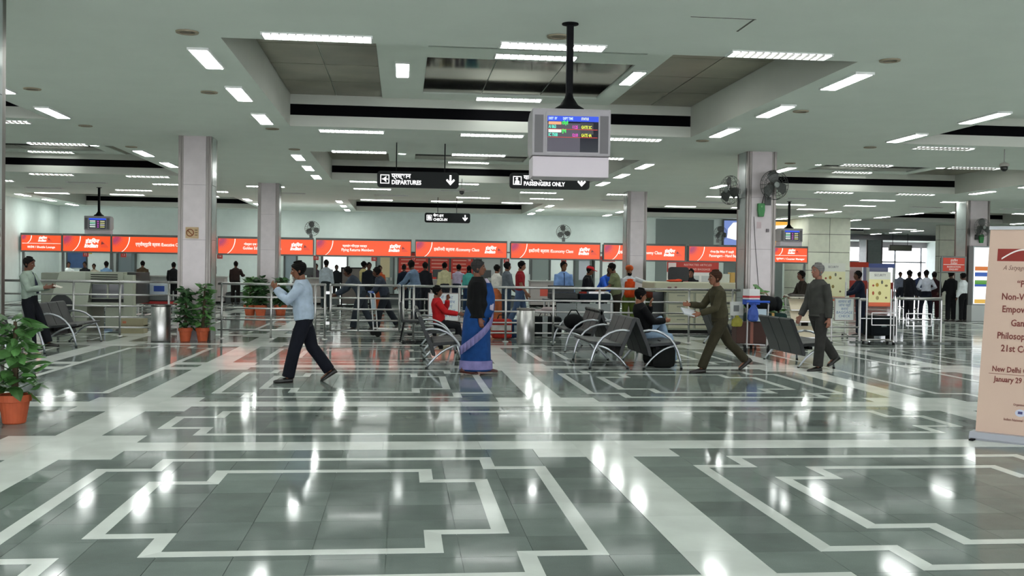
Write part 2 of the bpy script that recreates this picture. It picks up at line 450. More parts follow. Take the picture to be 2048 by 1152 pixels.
for k in (-1, 0, 1, 2):
    for r, (c, d) in enumerate(CYS):
        if r == 4 and k < 2: continue
        if r == 0 and k == 2: continue
        a, b = -2.12+PX*k, 5.62+PX*k; my = (c+d)/2+.15
        who = '%s %s coffer' % (rname[r], cname[k])
        for side, x in (('left', a-.38), ('right', b+.38)):
            if x < XL+.4: continue
            if r in (1, 2) and k == -1 and side == 'left': continue
            for n, dy in enumerate((-2.65, 0, 2.62) if r != 3 else (-2.95, 0, 2.95)):
                long_light('lengthwise ceiling light %s of the %s, %s from front' % (side, who, ordn(n)), x, my+dy)
        for n, (x0) in enumerate((a+.52, a+3.25, a+6.02)):
            if x0 < XL+.3: continue
            if r in (1, 2, 3, 4) : cross_light('crosswise ceiling light before the %s, %s from left' % (who, ordn(n)), x0+.61, c-.25, nb=13 if r < 3 else 0, lamp=LAMP3 if r > 2 else None)
            if r in (0, 1, 2): cross_light('crosswise ceiling light beyond the %s, %s from left' % (who, ordn(n)), x0+.61, d+.45, nb=13 if r < 2 else 9)
        if r in (1, 2):
            for n, x in enumerate((a+2.1, a+5.9)):
                long_light('lengthwise light inside the %s, on its %s beam' % (who, ('left', 'right')[n]), x, c+4.5, CZ, L=1.1, W=.19)
            for n, y in enumerate((c+3.15, c+7.05)):
                cross_light('crosswise light inside the %s, %s from the front' % (who, ordn(n)), a+4.1, y, CZ, nb=11)
# aisle between the second and third coffers: louvred lights, some dark
for k in (-1, 0, 1, 2):
    for n, (dx, y, on) in enumerate(((-1.0, 34.5, 1), (1.9, 34.5, 0), (4.6, 34.5, 1), (7.6, 34.5, 1), (-.4, 37.4, 0), (2.6, 37.6, 1), (5.3, 37.4, 1), (8.0, 37.4, 0))):
        x = dx+PX*k
        if x < XL+.9: continue
        cross_light('%s ceiling light, %s of the %s row in the %s back aisle' % ('lit narrow' if on else 'dark unlit', ordn(n % 4), 'front' if n < 4 else 'rear', cname[k]), x, y, on=bool(on), nb=9 if (on and k < 1) else 0, W=.2, lamp=LAMP3)
# small unlit round downlights
dl0 = None
for n, (x, y, wh) in enumerate(((-2.45,11.95,'at the near left corner of the nearest central coffer'), (-2.95,16.03,'left of the nearest central coffer'), (-2.5,20.04,'at the far left corner of the nearest central coffer'),
        (-2.43,23.42,'at the near left corner of the second central coffer'), (1.73,11.45,'beside the hanging monitor pole'), (5.95,12.03,'at the near right corner of the nearest central coffer'),
        (6.43,16.03,'right of the nearest central coffer'), (5.98,19.99,'at the far right corner of the nearest central coffer'), (9.22,23.59,'at the near left corner of the second right coffer'),
        (9.63,20.26,'at the far left corner of the nearest right coffer'), (-5.61,16.24,'right of the nearest left coffer'), (-6.06,20.38,'at the far right corner of the nearest left coffer'), (-6.08,23.79,'at the near right corner of the second left coffer'))):
    lb = 'small dark round downlight '+wh
    if dl0 is None:
        dl0 = thing('downlight', lb, 'downlight', (x, y, CH), 0, 'unlit round downlights')
        MB().lathe([(.085,-.004),(.085,-.018),(.125,-.018),(.13,-.004)], 20).build('trim_ring', mat('bronze_trim', (.34,.29,.2), .5), dl0)
        MB().lathe([(.0845,-.006),(.05,-.010),(.01,-.012)], 20).build('reflector', mat('bronze_dark', (.16,.13,.08), .4), dl0)
    else: dup(dl0, lb, (x, y, CH))

# ================================================================== COLUMNS
PINK = mat('pale_marble_panel', 'C3B9BA', .22, noise=.05, scale=5)
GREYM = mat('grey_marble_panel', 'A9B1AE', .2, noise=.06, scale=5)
def column(label, x, y, h=.335, grey=()):
    t = thing('column', label, 'column', (x, y, 0), 0, 'square hall columns')
    c = .105
    MB().box(-h+.03, h-.03, -h+.03, h-.03, 0, CH).build('core', JOINT, t)
    for sx in (-1, 1):
        for sy in (-1, 1):
            a = MB(); x0, x1 = sorted((sx*h, sx*(h-c))); y0, y1 = sorted((sy*h, sy*(h-c)))
            a.box(x0+.006*(sx < 0), x1-.006*(sx > 0), y0+.006*(sy < 0), y1-.006*(sy > 0), 0, CH)
            gx = sx*(h-c*.55)
            a.box(gx-.008, gx+.008, sy*h-.012, sy*h+.012, 0, CH)
            a.build('steel_corner', CHROME, t)
    for i, (dx, dy) in enumerate(((0,-1),(1,0),(0,1),(-1,0))):
        for z0, z1 in ((0, .995), (1.0, 2.07), (2.075, 3.2), (3.205, CH)):
            w2 = h-c-.004
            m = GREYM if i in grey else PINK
            if dy: MB().box(-w2, w2, *sorted((dy*(h-.04), dy*h)), z0, z1).build('marble_panel', m, t)
            else: MB().box(*sorted((dx*(h-.04), dx*h)), -w2, w2, z0, z1).build('marble_panel', m, t)
    return t
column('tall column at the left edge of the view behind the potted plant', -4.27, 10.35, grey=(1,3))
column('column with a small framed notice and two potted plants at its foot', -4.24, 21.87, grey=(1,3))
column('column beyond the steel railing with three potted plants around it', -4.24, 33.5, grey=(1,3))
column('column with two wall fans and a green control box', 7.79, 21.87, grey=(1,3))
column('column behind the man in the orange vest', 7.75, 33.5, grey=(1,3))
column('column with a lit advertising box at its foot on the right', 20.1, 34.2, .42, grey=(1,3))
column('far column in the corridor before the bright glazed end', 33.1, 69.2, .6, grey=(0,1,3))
# ================================================================== HANGING MONITORS
def plate(t, name, x0, x1, z0, z1, y, m, th=.003):
    """a flat print facing the camera side (-y)"""
    return MB().box(x0, x1, y-th, y, z0, z1).build(name, m, t)
SILVER = paint('A5A0A3', .4)
def monitor(label, x, y, W, zt, zb, lower, rz=0, big=False):
    t = thing('hanging_monitor', label, 'monitor', (x, y, CH), rz, 'hanging flight monitors')
    zt -= CH; zb -= CH
    MB().box(-.035, .035, -.035, .035, zt+.02, 0).build('pole', BLACK, t)
    MB().lathe([(.09,0),(.09,-.012),(.045,-.02)][::-1], 16).build('ceiling_flange', BLACK, t)
    MB().lathe([(.17,zt+.015),(.165,zt+.035),(.10,zt+.075),(.05,zt+.15),(.036,zt+.2)], 18).build('mounting_cone', BLACK, t, smooth=True)
    b = MB().prism([(-.25,zb),(-.25,zt),(.12,zt),(.3,zt-.06),(.3,zb+.06),(.12,zb)], -W/2, W/2, 'x')
    cab = b.build('cabinet', SILVER, t, bevel=.012)
    H = zt-zb; yf = -.251
    plate(t, 'bezel', -W*.33, W*.36, zb+.02, zt-.04, yf, paint('A7A3A6', .3), .008)
    for s, nm in ((-1, 0), (1, 1)):
        xa, xb = sorted((s*W*.36, s*W*.47)); plate(t, 'speaker_grille', xa+.02*(s < 0)*0, xb, zb+.03, zt-.07, yf, paint('6F6C6E', .6), .004)
    sx0, sx1, sz0, sz1 = -W*.31, W*.34, zb+.04, zt-.08
    scr = plate(t, 'screen', sx0, sx1, sz0, sz1, yf-.008, mat('crt_glass', (.01,.01,.014), .08, emit=(.012,.012,.018), estr=1), .004)
    SW, SH = sx1-sx0, sz1-sz0; y0 = yf-.0125
    def bar(nm, u0, u1, v0, v1, c, g=1.0, k=0): plate(scr, nm, sx0+u0*SW, sx0+u1*SW, sz0+v0*SH, sz0+v1*SH, y0-.001*k, glow(c, g), .001)
    bar('header_bar', 0, 1, .85, 1, '1448E0', 1.1)
    if big:
        bar('picture', 0, .64, 0, .80, '5C5668', .55); bar('picture', .64, .9, .5, .82, '403A48', .4)
        for v in (.62, .40): bar('divider', 0, .98, v, v+.015, 'E02818', .9, 2)
        bar('row_label', .02, .27, .76, .84, 'F0A878', 1.1, 2); bar('row_label', .02, .27, .54, .62, 'F4F4E4', 1.2, 2)
        def tx(s, u, v, c, sz=.05): text(scr, 'screen_text', s, sz, (sx0+u*SW, y0-.004, sz0+v*SH), glow(c, 1.2), align='LEFT', bold=.0012, sx=.62)
        tx('DEST  BY', .02, .925, 'C8E0FF', .036); tx('DEPT TIME', .30, .925, 'C8E0FF', .036); tx('STATUS', .66, .925, 'E8F0C0', .036); tx('दिल्ली', .28, .80, '40F060', .045)
        tx('AI 863', .02, .695, '60F0D0', .048); tx('11:25', .48, .69, 'F040D0', .045); tx('GATE 2C', .66, .69, 'E8F040', .045)
        tx('मुंबई', .28, .58, '40F060', .045); tx('IC 7508', .02, .47, '60F0D0', .048); tx('12:10', .48, .465, 'F040D0', .045); tx('GATE 4A', .66, .465, 'E8F040', .045)
    else:
        for i, v in enumerate((.68, .50, .32, .14)):
            bar('row_text', .05, .38, v, v+.09, ('E8F8E8','A0F0C8','D8E8F8','E0F0E0')[i], 1.1); bar('row_text', .48, .58, v-.02, v+.07, 'C040C0', .9); bar('row_text', .66, .92, v, v+.07, ('E8E8B0','E0E090','E8E8E0','E0E080')[i], 1.0)
    if lower:
        MB().box(-W/2+.01, W/2-.01, -.22, .2, zb-lower, zb-.004).build('lower_panel', paint('D2C8CE', .4), t, bevel=.008)
    return t
monitor('large silver flight monitor hanging on a black pole in the foreground', 1.77, 10.86, .83, 3.25, 2.755, .22, R(-2), True)
monitor('small flight monitor hanging on a black pole above the left check-in counters', -10.47, 36.8, .86, 3.2, 2.72, .13, R(3))
monitor('small flight monitor hanging on a black pole before the right lit posters', 14.13, 36.15, .86, 3.2, 2.72, .16, R(3))

# ================================================================== HANGING DIRECTION SIGNS
def rrect(x0, x1, z0, z1, r, n=4):
    out = []
    for cx, cz, a0 in ((x1-r, z1-r, 0), (x0+r, z1-r, 90), (x0+r, z0+r, 180), (x1-r, z0+r, 270)):
        for k in range(n+1):
            a = R(a0+90*k/n); out.append((cx+r*math.cos(a), cz+r*math.sin(a)))
    return out
SIGNB = mat('sign_black', (.010,.012,.012), .5, spec=.2)
LITW = glow('FFFFFF', 1.5)
def hang_sign(label, x, y, W, H, z, wires, hindi, eng, icon, arrow):
    t = thing('direction_sign', label, 'sign', (x, y, CH), 0, 'hanging black direction signs')
    zc = z-CH
    MB().prism(rrect(-W/2, W/2, zc-H/2, zc+H/2, .07), -.06, .06, 'y').build('sign_box', SIGNB, t)
    for wx in wires: MB().tube([(wx,0,zc+H/2-.01),(wx,0,0)], .011, 6).build('hanger_rod', BLACK, t)
    yf = -.0605; s = H/.36
    ix = -W/2+.17*s
    fr = MB(); q = .10*s
    for a, b, c, d in ((-q,q,q-.018*s,q),(-q,q,-q,-q+.018*s),(-q,-q+.018*s,-q,q),(q-.018*s,q,-q,q)): fr.box(ix+a, ix+b, yf-.004, yf, zc+c, zc+d)
    ic = fr.build('icon_frame', LITW, t)
    if icon == 'plane': MB().prism([(ix+px*s, zc+pz*s) for px, pz in ((-.075,0),(-.02,.02),(.02,.06),(.04,.06),(.025,.015),(.075,.005),(.075,-.005),(.025,-.015),(.04,-.06),(.02,-.06),(-.02,-.02))], yf-.004, yf, 'y').build('pictogram', LITW, t)
    elif icon == 'person':
        MB().prism([(ix+.03*s*math.cos(a*.7)+-.01, zc+.045*s+.03*s*math.sin(a*.7)) for a in range(9)], yf-.004, yf, 'y').build('pictogram', LITW, t)
        MB().prism([(ix+px*s, zc+pz*s) for px, pz in ((-.06,-.08),(-.045,0),(.0,.012),(.05,-.015),(.05,-.08))], yf-.004, yf, 'y').build('pictogram', LITW, t)
    else: MB().prism([(ix+px*s, zc+pz*s) for px, pz in ((-.06,-.06),(-.06,.05),(-.02,.07),(.06,.05),(.06,-.06))], yf-.004, yf, 'y').build('pictogram', LITW, t)
    tx = ix+.15*s
    text(t, 'sign_text', hindi, .135*s, (tx, yf-.002, zc+.075*s), LITW, align='LEFT', bold=.004)
    text(t, 'sign_text', eng, .13*s, (tx, yf-.002, zc-.07*s), LITW, align='LEFT', bold=.004, sx=.86)
    ax = W/2-.19*s
    if arrow == 'down': pts = ((-.022,.12),(.022,.12),(.022,-.02),(.075,.035),(.10,.0),(0,-.11),(-.10,.0),(-.075,.035),(-.022,-.02))
    else: pts = ((-.022,-.12),(.022,-.12),(.022,.02),(.075,-.035),(.10,.0),(0,.11),(-.10,.0),(-.075,-.035),(-.022,.02))
    MB().prism([(ax+a*s, zc+b*s) for a, b in pts], yf-.004, yf, 'y').build('arrow', LITW, t)
hang_sign('black lit sign with a plane icon and a white down arrow', .33, 21.7, 1.72, .34, 3.42, (-.46, .56), 'प्रस्थान', 'DEPARTURES', 'plane', 'down')
hang_sign('black lit sign half hidden by the foreground monitor', 3.14, 21.7, 1.72, .33, 3.455, (-.42, .56), 'यात्री प्रवेश', 'PASSENGERS ONLY', 'person', 'down')
hang_sign('smaller black lit sign hanging before the orange sign row', 1.68, 38.0, 1.69, .36, 3.44, (-.36, .34), 'चेक-इन', 'CHECK-IN', 'bag', 'down')

# ================================================================== FANS
GUARD = paint('3F413F', .5); BLADE = paint('4A4D4A', .4)
def fan(label, loc, rz, r=.32, hub=.055):
    """a wall fan; faces local -y, wall bracket behind it at +y"""
    t = thing('wall_fan', label, 'fan', loc, rz, 'caged wall fans')
    MB().tube([(0,-.02,0),(0,.12,0)], [.06,.075], 12).build('motor', paint('55584F', .4), t)
    MB().tube([(0,.1,-.02),(0,.16,-.12),(0,.2,-.3)], .022, 8).build('bracket', GUARD, t)
    MB().box(-.07, .07, .2, .215, -.42, -.24).build('wall_plate', GUARD, t)
    g = MB()
    for k, (rr, yy) in enumerate(((r,-.06),(r*.97,-.105),(r*.75,-.135),(r*.5,-.15),(r*.28,-.155),(r*.97,-.015),(r*.6,.03))):
        g.tube([(rr*math.cos(a*math.pi/14), yy, rr*math.sin(a*math.pi/14)) for a in range(28)], .0042, 4, closed=True)
    for k in range(20):
        a = k*math.pi/10; ca, sa = math.cos(a), math.sin(a)
        g.tube([(hub*ca,-.155,hub*sa),(r*.6*ca,-.148,r*.6*sa),(r*.97*ca,-.105,r*.97*sa),(r*.97*ca,-.015,r*.97*sa),(r*.3*ca,.05,r*.3*sa)], .0028, 4)
    g.build('guard', GUARD, t)
    MB().lathe([(hub*1.15,0),(hub*1.1,.015),(hub*.5,.022)], 16).build('badge', paint('7E8480', .4), t, loc=(0,-.16,0)).rotation_euler = (R(90),0,0)
    for k in range(3):
        a = R(100+120*k); v = []
        for u, w0 in ((.04,.02),(.35,.10),(.75,.13),(.93,.05)):
            for s in (-1, 1): v.append((u*r*math.cos(a)-s*w0*math.sin(a)*r*3, -.07+s*.025, u*r*math.sin(a)+s*w0*math.cos(a)*r*3))
        q = MB(); n = len(v); v2 = [(p[0], p[1]+.006, p[2]) for p in v]
        fs = [(0,1,3,2),(2,3,5,4),(4,5,7,6)]
        q.add(v+v2, fs+[tuple(i+n for i in f[::-1]) for f in fs]+[(0,2,2+n,n),(2,4,4+n,2+n),(4,6,6+n,4+n),(1,1+n,3+n,3),(3,3+n,5+n,5),(5,5+n,7+n,7),(6,7,7+n,6+n),(0,n,1+n,1)])
        q.build('blade', BLADE, t)
    return t
f0 = fan('large caged fan on the front of the column with the green box', (7.93, 21.24, 3.45), R(8))
dup(f0, 'caged fan peeping out behind the left side of the green-box column', (7.26, 21.95, 3.38), R(-70))
dup(f0, 'caged fan above the orange sign between two left columns', (-3.83, 44.4, 3.19), R(15))
dup(f0, 'caged fan above the orange sign right of the hanging signs', (7.08, 44.4, 3.24), R(-10))
dup(f0, 'caged fan above the orange sign beside the blue lit poster', (14.16, 44.4, 3.31), R(10))
dup(f0, 'caged fan on the column beside the roll-up banner', (20.05, 33.55, 3.25), R(10))
def gbox(label, loc, s=1.0):
    t = thing('fan_regulator', label, 'control box', loc, 0, 'green fan control boxes')
    MB().prism([(-.075*s,.15*s),(.075*s,.15*s),(.08*s,.0),(.055*s,-.14*s),(-.055*s,-.14*s),(-.08*s,.0)], -.09, 0, 'y').build('housing', paint('1F7A34', .4), t, bevel=.01)
    MB().box(-.02, .02, -.098, -.09, .06*s, .1*s).build('dial', paint('5FA05A', .4), t)
    MB().tube([(.02,-.05,.15*s),(.05,-.07,.3*s),(.10,-.05,.45*s)], .009, 6).build('cable', BLACK, t)
gbox('green control box under the large column fan', (7.76, 21.53, 2.92))
gbox('green control box on the column beside the roll-up banner', (20.17, 33.77, 2.86))
# small fittings on that column
o = plate(None, 'paper_note', 7.69, 7.79, 2.53, 2.67, 21.534, paint('B9A6A8', .7)); tag(o, 'small paper note stuck under the green control box', 'notice')
o = MB().box(7.9, 7.96, 21.5, 21.534, 2.45, 2.52).build('wall_switch', paint('6E6468', .5)); tag(o, 'small grey switch low on the column with the green box', 'switch')
o = MB().tube([(7.62,21.52,2.78),(7.66,21.525,2.2),(7.72,21.528,1.6),(7.78,21.528,1.0)], .006, 5).build('hanging_cable', GUARD); tag(o, 'thin cable hanging down the column with the green box', 'cable')
t = thing('notice_plate', 'small framed no smoking notice on the left column', 'notice', (-4.28, 21.532, 2.1))
plate(t, 'board', -.13, .13, 0, .23, 0, paint('B79C78', .6), .012)
MB().tube([(-.04+.07*math.cos(a*math.pi/8),-.014,.115+.07*math.sin(a*math.pi/8)) for a in range(16)], .01, 4, closed=True).build('ring', paint('8A4A2C', .5), t)
MB().tube([(-.085,-.015,.16),(.005,-.015,.07)], .009, 4).build('bar', paint('8A4A2C', .5), t)
for z in (.06, .11, .16): plate(t, 'text_line', .055, .11, z, z+.018, -.012, paint('6E5636', .6), .002)
# pendant cameras
def pend(label, x, y, drop):
    t = thing('ceiling_camera', label, 'camera', (x, y, CH), 0, 'pendant ceiling cameras')
    MB().tube([(0,0,0),(0,0,-drop)], .012, 6).build('stem', paint('9A9A94', .4), t)
    MB().lathe([(.03,-drop-.16),(.07,-drop-.12),(.075,-drop-.06)], 12).build('dome', mat('dark_dome', (.03,.03,.03), .15), t, smooth=True)
    MB().lathe([(.08,-drop-.06),(.1,-drop-.05),(.09,-drop),(.02,-drop+.03)], 12).build('housing', paint('A8A49C', .4), t, smooth=True)
pend('pendant camera hanging from the ceiling above the roll-up banner', 12.43, 20, .3)
pend('small pendant camera hanging between the black direction signs', 1.74, 30, .3)

# ================================================================== RAILINGS, BINS
RZ = (1.17, .89, .65, .41, .19)
def railing(label, x0, x1, y, posts, loop=(), gate=False, cat='railing', flange=True):
    t = thing('gate_panel' if gate else 'steel_railing', label, cat, ((x0+x1)/2, y, 0), 0, None)
    cx = (x0+x1)/2
    for i, z in enumerate(RZ):
        a, b = x0-cx, x1-cx
        MB().tube([(a,0,z),(b,0,z)], .027 if i == 0 else .019, 10).build('rail', STEEL, t, smooth=True)
    for px in posts:
        zb = .19 if gate else 0
        MB().tube([(px-cx,0,zb),(px-cx,0,1.17)], .024, 10).build('post', STEEL, t, smooth=True)
        MB().ball((px-cx,0,1.17), .031, .031, .031, 10, 6).build('post_cap', STEEL, t, smooth=True)
        if flange and not gate: MB().lathe([(.065,0),(.06,.012),(.03,.02)], 14).build('base_flange', STEEL, t, loc=(px-cx,0,0))
    return t
railing('steel railing left of the column, behind the left row of chairs', -8.6, -4.62, 22.7, (-8.0, -6.97, -6.01, -4.99))
railing('steel railing between the column and the gate, behind the walking man', -3.86, -1.62, 22.15, (-3.78, -2.75, -1.82, -1.62))
gp = railing('closed steel gate panel in the middle of the railing', -1.5, -.03, 22.15, (-1.5, -.91, -.03), gate=True, cat='gate')
for z in (.35, 1.0): MB().box(-.86, -.73, -.015, .015, z-.03, z+.03).build('hinge', STEEL, gp)
railing('long steel railing from the gate to the column with the fan', .05, 7.42, 21.75, (.05, .27, 1.24, 2.24, 3.27, 4.28, 5.27, 6.27, 7.25))
def bin_(label, x, y):
    t = thing('litter_bin', label, 'bin', (x, y, 0), 0, 'steel litter bins')
    MB().lathe([(.185,0),(.19,.02),(.19,.72),(.18,.73)], 28).build('drum', STEEL, t, smooth=True)
    MB().lathe([(.192,.70),(.197,.71),(.197,.745),(.15,.75),(.14,.70)], 28).build('rim', CHROME, t, smooth=True)
    MB().lathe([(.14,.69),(.02,.688)], 20).build('liner', RUBBER, t)
bin_('steel cylindrical litter bin beside the two potted plants', -4.83, 21.28)
bin_('steel cylindrical litter bin beside the woman in the blue sari', 2.62, 21.3)

# ================================================================== BEAM SEATING
SEATM = mat('black_leatherette', (.017,.019,.020), .5, noise=.1, scale=30, bump=.15)
def seat_unit():
    t = thing('beam_seat', '', 'seating', (0,0,0), 0, 'black seats with silver arched frames')
    back = [(-.145,.79),(-.12,.815),(-.075,.80),(-.03,.68),(.035,.52),(.105,.36),(.145,.22),(.135,.185),(.085,.20),(.045,.34),(-.025,.50),(-.09,.66)]
    seat = [(.085,.36),(.12,.345),(.35,.365),(.56,.385),(.605,.40),(.61,.425),(.585,.435),(.35,.415),(.12,.40)]
    for k in range(3):
        y0 = -.76+k*.507
        MB().prism(back, y0+.006, y0+.5, 'y').build('backrest', SEATM, t, bevel=.01)
        MB().prism(seat, y0+.006, y0+.5, 'y').build('seat', SEATM, t, bevel=.01)
    MB().box(.2, .26, -.74, .74, .30, .35).build('beam', BLACK, t)
    A = [(-.02,.60),(.09,.617),(.2,.605),(.31,.565),(.41,.495),(.49,.40),(.55,.28),(.59,.15),(.615,.0)]
    B = [(0,0),(.06,.085),(.13,.165),(.22,.245),(.32,.31),(.42,.352),(.51,.372)]
    for y in (-.79, .79):
        MB().tube([(x,y,z) for x, z in A], .019, 8).build('arm_arc', ARCM, t, smooth=True)
        MB().tube([(x,y,z) for x, z in B], .017, 8).build('leg_arc', ARCM, t, smooth=True)
        MB().lathe([(.022,0),(.022,.02)], 8).build('foot', RUBBER, t, loc=(.612,y,0)); MB().lathe([(.022,0),(.022,.02)], 8).build('foot', RUBBER, t, loc=(.004,y,0))
    return t
S0 = seat_unit(); S0['label'] = 'black seats facing right left of the woman in the sari, near unit'; S0.location = (.40, 16.6, 0)
dup(S0, 'black seats with the boy in red on them', (.40, 19.6, 0), 0)
dup(S0, 'black seats facing left, near unit of the middle back-to-back rows', (3.60, 16.68, 0), math.pi)
dup(S0, 'black seats facing left, far unit of the middle back-to-back rows', (3.72, 19.9, 0), math.pi)
dup(S0, 'black seats with the slouching person in jeans on them', (3.86, 16.68, 0), 0)
dup(S0, 'black seats facing right, far unit of the middle back-to-back rows', (3.9, 19.9, 0), 0)
dup(S0, 'black seats beside the man leaning on the left', (-6.55, 20.3, 0), 0)
dup(S0, 'black seats half hidden by the left foreground plant', (-6.65, 17.35, 0), 0)
dup(S0, 'black seats seen from behind beside the elderly man', (6.52, 16.95, 0), 0)
dup(S0, 'black seats behind the striding officer, beyond the trolley', (6.62, 20.98, 0), 0)
t = thing('sled_chair', 'single chair with a black sled base behind the boy in red', 'chair', (.25, 21.3, 0), 0)
for s in (-1, 1): MB().tube([(-.18,s*.24,.44),(-.26,s*.24,.03),(-.2,s*.24,.015),(.25,s*.24,.015),(.28,s*.24,.04),(.22,s*.24,.44)], .013, 6).build('sled_leg', BLACK, t)
MB().box(-.24, .26, -.25, .25, .43, .48).build('seat', SEATM, t, bevel=.015)
MB().prism([(-.28,.84),(-.24,.86),(-.2,.5),(-.25,.46)], -.24, .24, 'y').build('backrest', SEATM, t, bevel=.01)
t = thing('office_chair', 'black round-backed chair behind the left row of seats', 'chair', (-7.51, 23.6, 0), 0)
MB().prism([(.24*math.cos(a*math.pi/10), .62+.24*math.sin(a*math.pi/10)) for a in range(11)]+[(-.22,.5),(.22,.5)], -.03, .03, 'y').build('backrest', SEATM, t)
MB().box(-.22, .22, -.4, -.02, .42, .48).build('seat', SEATM, t, bevel=.02); MB().tube([(0,-.2,.05),(0,-.2,.43)], .025, 8).build('pedestal', BLACK, t)
for k in range(5): a = k*R(72); MB().tube([(0,-.2,.07),(.26*math.cos(a),-.2+.26*math.sin(a),.03)], .016, 6).build('base_arm', BLACK, t)
# ================================================================== ORANGE SIGN ROW AND BACK ZONE
SY_ = 44.0
WASH = mat('wash_tube', (.9,.9,.9), .4, emit=(.93,1.0,.98), estr=LIGHT*.35)
ORG, ORG2 = glow('FB561F', 1.0), glow('FA5A2A', 1.05)
FRAME = paint('6C706E', .45, metal=.3)
WTXT = glow('FFF4EC', 1.25)
PURP, PURP2 = glow('7A3C8C', .75), glow('EE4A34', .95)
def lit_sign(label, x0, x1, kind, hindi='', eng=''):
    z0, z1 = 2.035, 2.725
    cx = (x0+x1)/2; W = x1-x0; t = thing('lit_fascia_sign', label, 'sign', (cx, SY_, z0), 0, 'orange lit counter signs')
    H = z1-z0
    MB().box(-W/2, W/2, .012, .3, 0, H).build('sign_case', FRAME, t)
    fr = MB(); e = .03
    fr.box(-W/2, W/2, -.02, .012, -.035, 0).box(-W/2, W/2, -.02, .012, H, H+.06).box(-W/2, W/2, -.02, .012, 0, e).box(-W/2, W/2, -.02, .012, H-e, H).box(-W/2, -W/2+e, -.02, .012, e, H-e).box(W/2-e, W/2, -.02, .012, e, H-e)
    fr.build('frame', FRAME, t)
    face = plate(t, 'lit_face', -W/2+e, W/2-e, e, H-e, .008, ORG if kind != 'logo' else ORG, .004)
    yf = .002
    MB().box(-W/2+.12, W/2-.12, .14, .26, -.025, 0).build('under_lamp', WASH, t)
    MB().box(-W/2+.1, W/2-.1, .22, .29, H, H+.03).build('top_lamp', WASH, t)
    # sunburst and white arc at the left end
    if kind in ('std', 'logo', 'small'):
        r = H*.85 if kind != 'small' else H*.45; ox, oz = -W/2+e+.02, H-e-.01
        sb = MB(); n = 9
        for k in range(n):
            a0 = R(-88+88*k/n); a1 = R(-88+88*(k+.62)/n)
            sb.prism([(ox+.06*r*math.cos(a0), oz+.06*r*math.sin(a0)), (ox+r*.82*math.cos((a0+a1)/2), oz+r*.82*math.sin((a0+a1)/2)), (ox+.35*r*math.cos(a1+.05), oz+.35*r*math.sin(a1+.05))], yf-.002, yf, 'y')
        sb.build('sunburst', PURP, face)
        MB().prism([(ox, oz)]+[(ox+r*.55*math.cos(R(-90+9*k)), oz+r*.55*math.sin(R(-90+9*k))) for k in range(11)], yf-.001, yf, 'y').build('sunburst_core', PURP2, face)
        ac = MB(); R0 = H*1.0 if kind != 'small' else H*.5; pts = []
        for k in range(9):
            a = R(-62+62*k/8); pts.append((ox+.1+R0*1.0*math.cos(a)*.85, oz+R0*math.sin(a)*1.02))
        inner = [(p[0]-(.035+.0*k), p[1]) for k, p in enumerate(pts)]
        for k in range(8): ac.prism([inner[k], pts[k], pts[k+1], inner[k+1]], yf-.004, yf-.002, 'y')
        ac.build('white_arc', WTXT, face)
    def logo(lx, lz, s):
        text(face, 'logo_text', 'इंडियन', .25*s, (lx, yf-.003, lz+.13*s), WTXT, shear=.25, bold=.012*s)
        text(face, 'logo_text', 'indian', .27*s, (lx-.04*s, yf-.003, lz-.08*s), WTXT, shear=.25, bold=.014*s)
        MB().prism([(lx+.42*s, lz-.16*s), (lx+.80*s, lz-.16*s), (lx+.47*s, lz+.2*s)], yf-.002, yf, 'y').build('logo_tail', glow('E84C30', 1.0), face)
        MB().prism([(lx+.43*s, lz-.02*s), (lx+.6*s, lz+.02*s), (lx+.46*s, lz+.14*s)], yf-.004, yf-.002, 'y').build('logo_mark', glow('8A2A30', .7), face)
    if kind == 'std':
        logo(W/2-.72, H*.48, .72)
        if eng.startswith('/'): text(face, 'sign_text', hindi+' '+eng, .19, (-.2, yf-.003, H*.5), WTXT, bold=.003, sx=.84 if len(hindi) < 15 else .7)
        else:
            text(face, 'sign_text', hindi, .12, (-.9, yf-.003, H*.62), WTXT, align='LEFT', bold=.003); text(face, 'sign_text', eng, .17, (-.95, yf-.003, H*.38), WTXT, align='LEFT', bold=.003, sx=.82)
    elif kind == 'logo': logo(.2, H*.48, .85)
    else:
        logo(.05, H*.70, .5)
        plate(face, 'white_rule', -W/2+.05, W/2-.05, H*.46, H*.485, yf-.001, WTXT, .002)
        text(face, 'sign_text', hindi+' / '+eng, .12, (0, yf-.003, H*.25), WTXT, bold=.003)
    return t
lit_sign('small orange lit lounge sign at the far left of the sign row', -15.62, -13.99, 'small', 'लाउंज', 'Shuttle Lounge')
lit_sign('short orange lit sign with only a logo, second from the left', -13.97, -12.02, 'logo')
lit_sign('orange lit executive class sign', -12.0, -7.78, 'std', 'एग्जीक्यूटिव क्लास', '/Executive Class')
lit_sign('orange lit sign for club members between two columns', -7.7, -3.72, 'std', 'गोल्डन एज क्लब मेम्बर्स', 'Golden Edge Club Members')
lit_sign('orange lit sign for returning flyers under the wall fan', -3.63, .42, 'std', 'फ्लाइंग रिटर्न्स सदस्य', 'Flying Returns Members')
lit_sign('orange lit economy class sign, leftmost of the three', .58, 4.55, 'std', 'इकॉनमी क्लास', '/Economy Class')
lit_sign('orange lit economy class sign, middle of the three', 4.70, 8.66, 'std', 'इकॉनमी क्लास', '/Economy Class')
lit_sign('orange lit economy class sign, rightmost of the three', 8.80, 12.48, 'std', 'इकॉनमी क्लास', '/Economy Class')
lit_sign('orange lit hand baggage sign behind the green-box column', 12.62, 16.4, 'std', 'केवल हैंड बैगेज के यात्री', 'Passengers - Hand Baggage Only')
lit_sign('short orange lit counter manager sign at the right end of the row', 16.5, 18.1, 'small', 'प्रबंधक', 'Counter Manager')
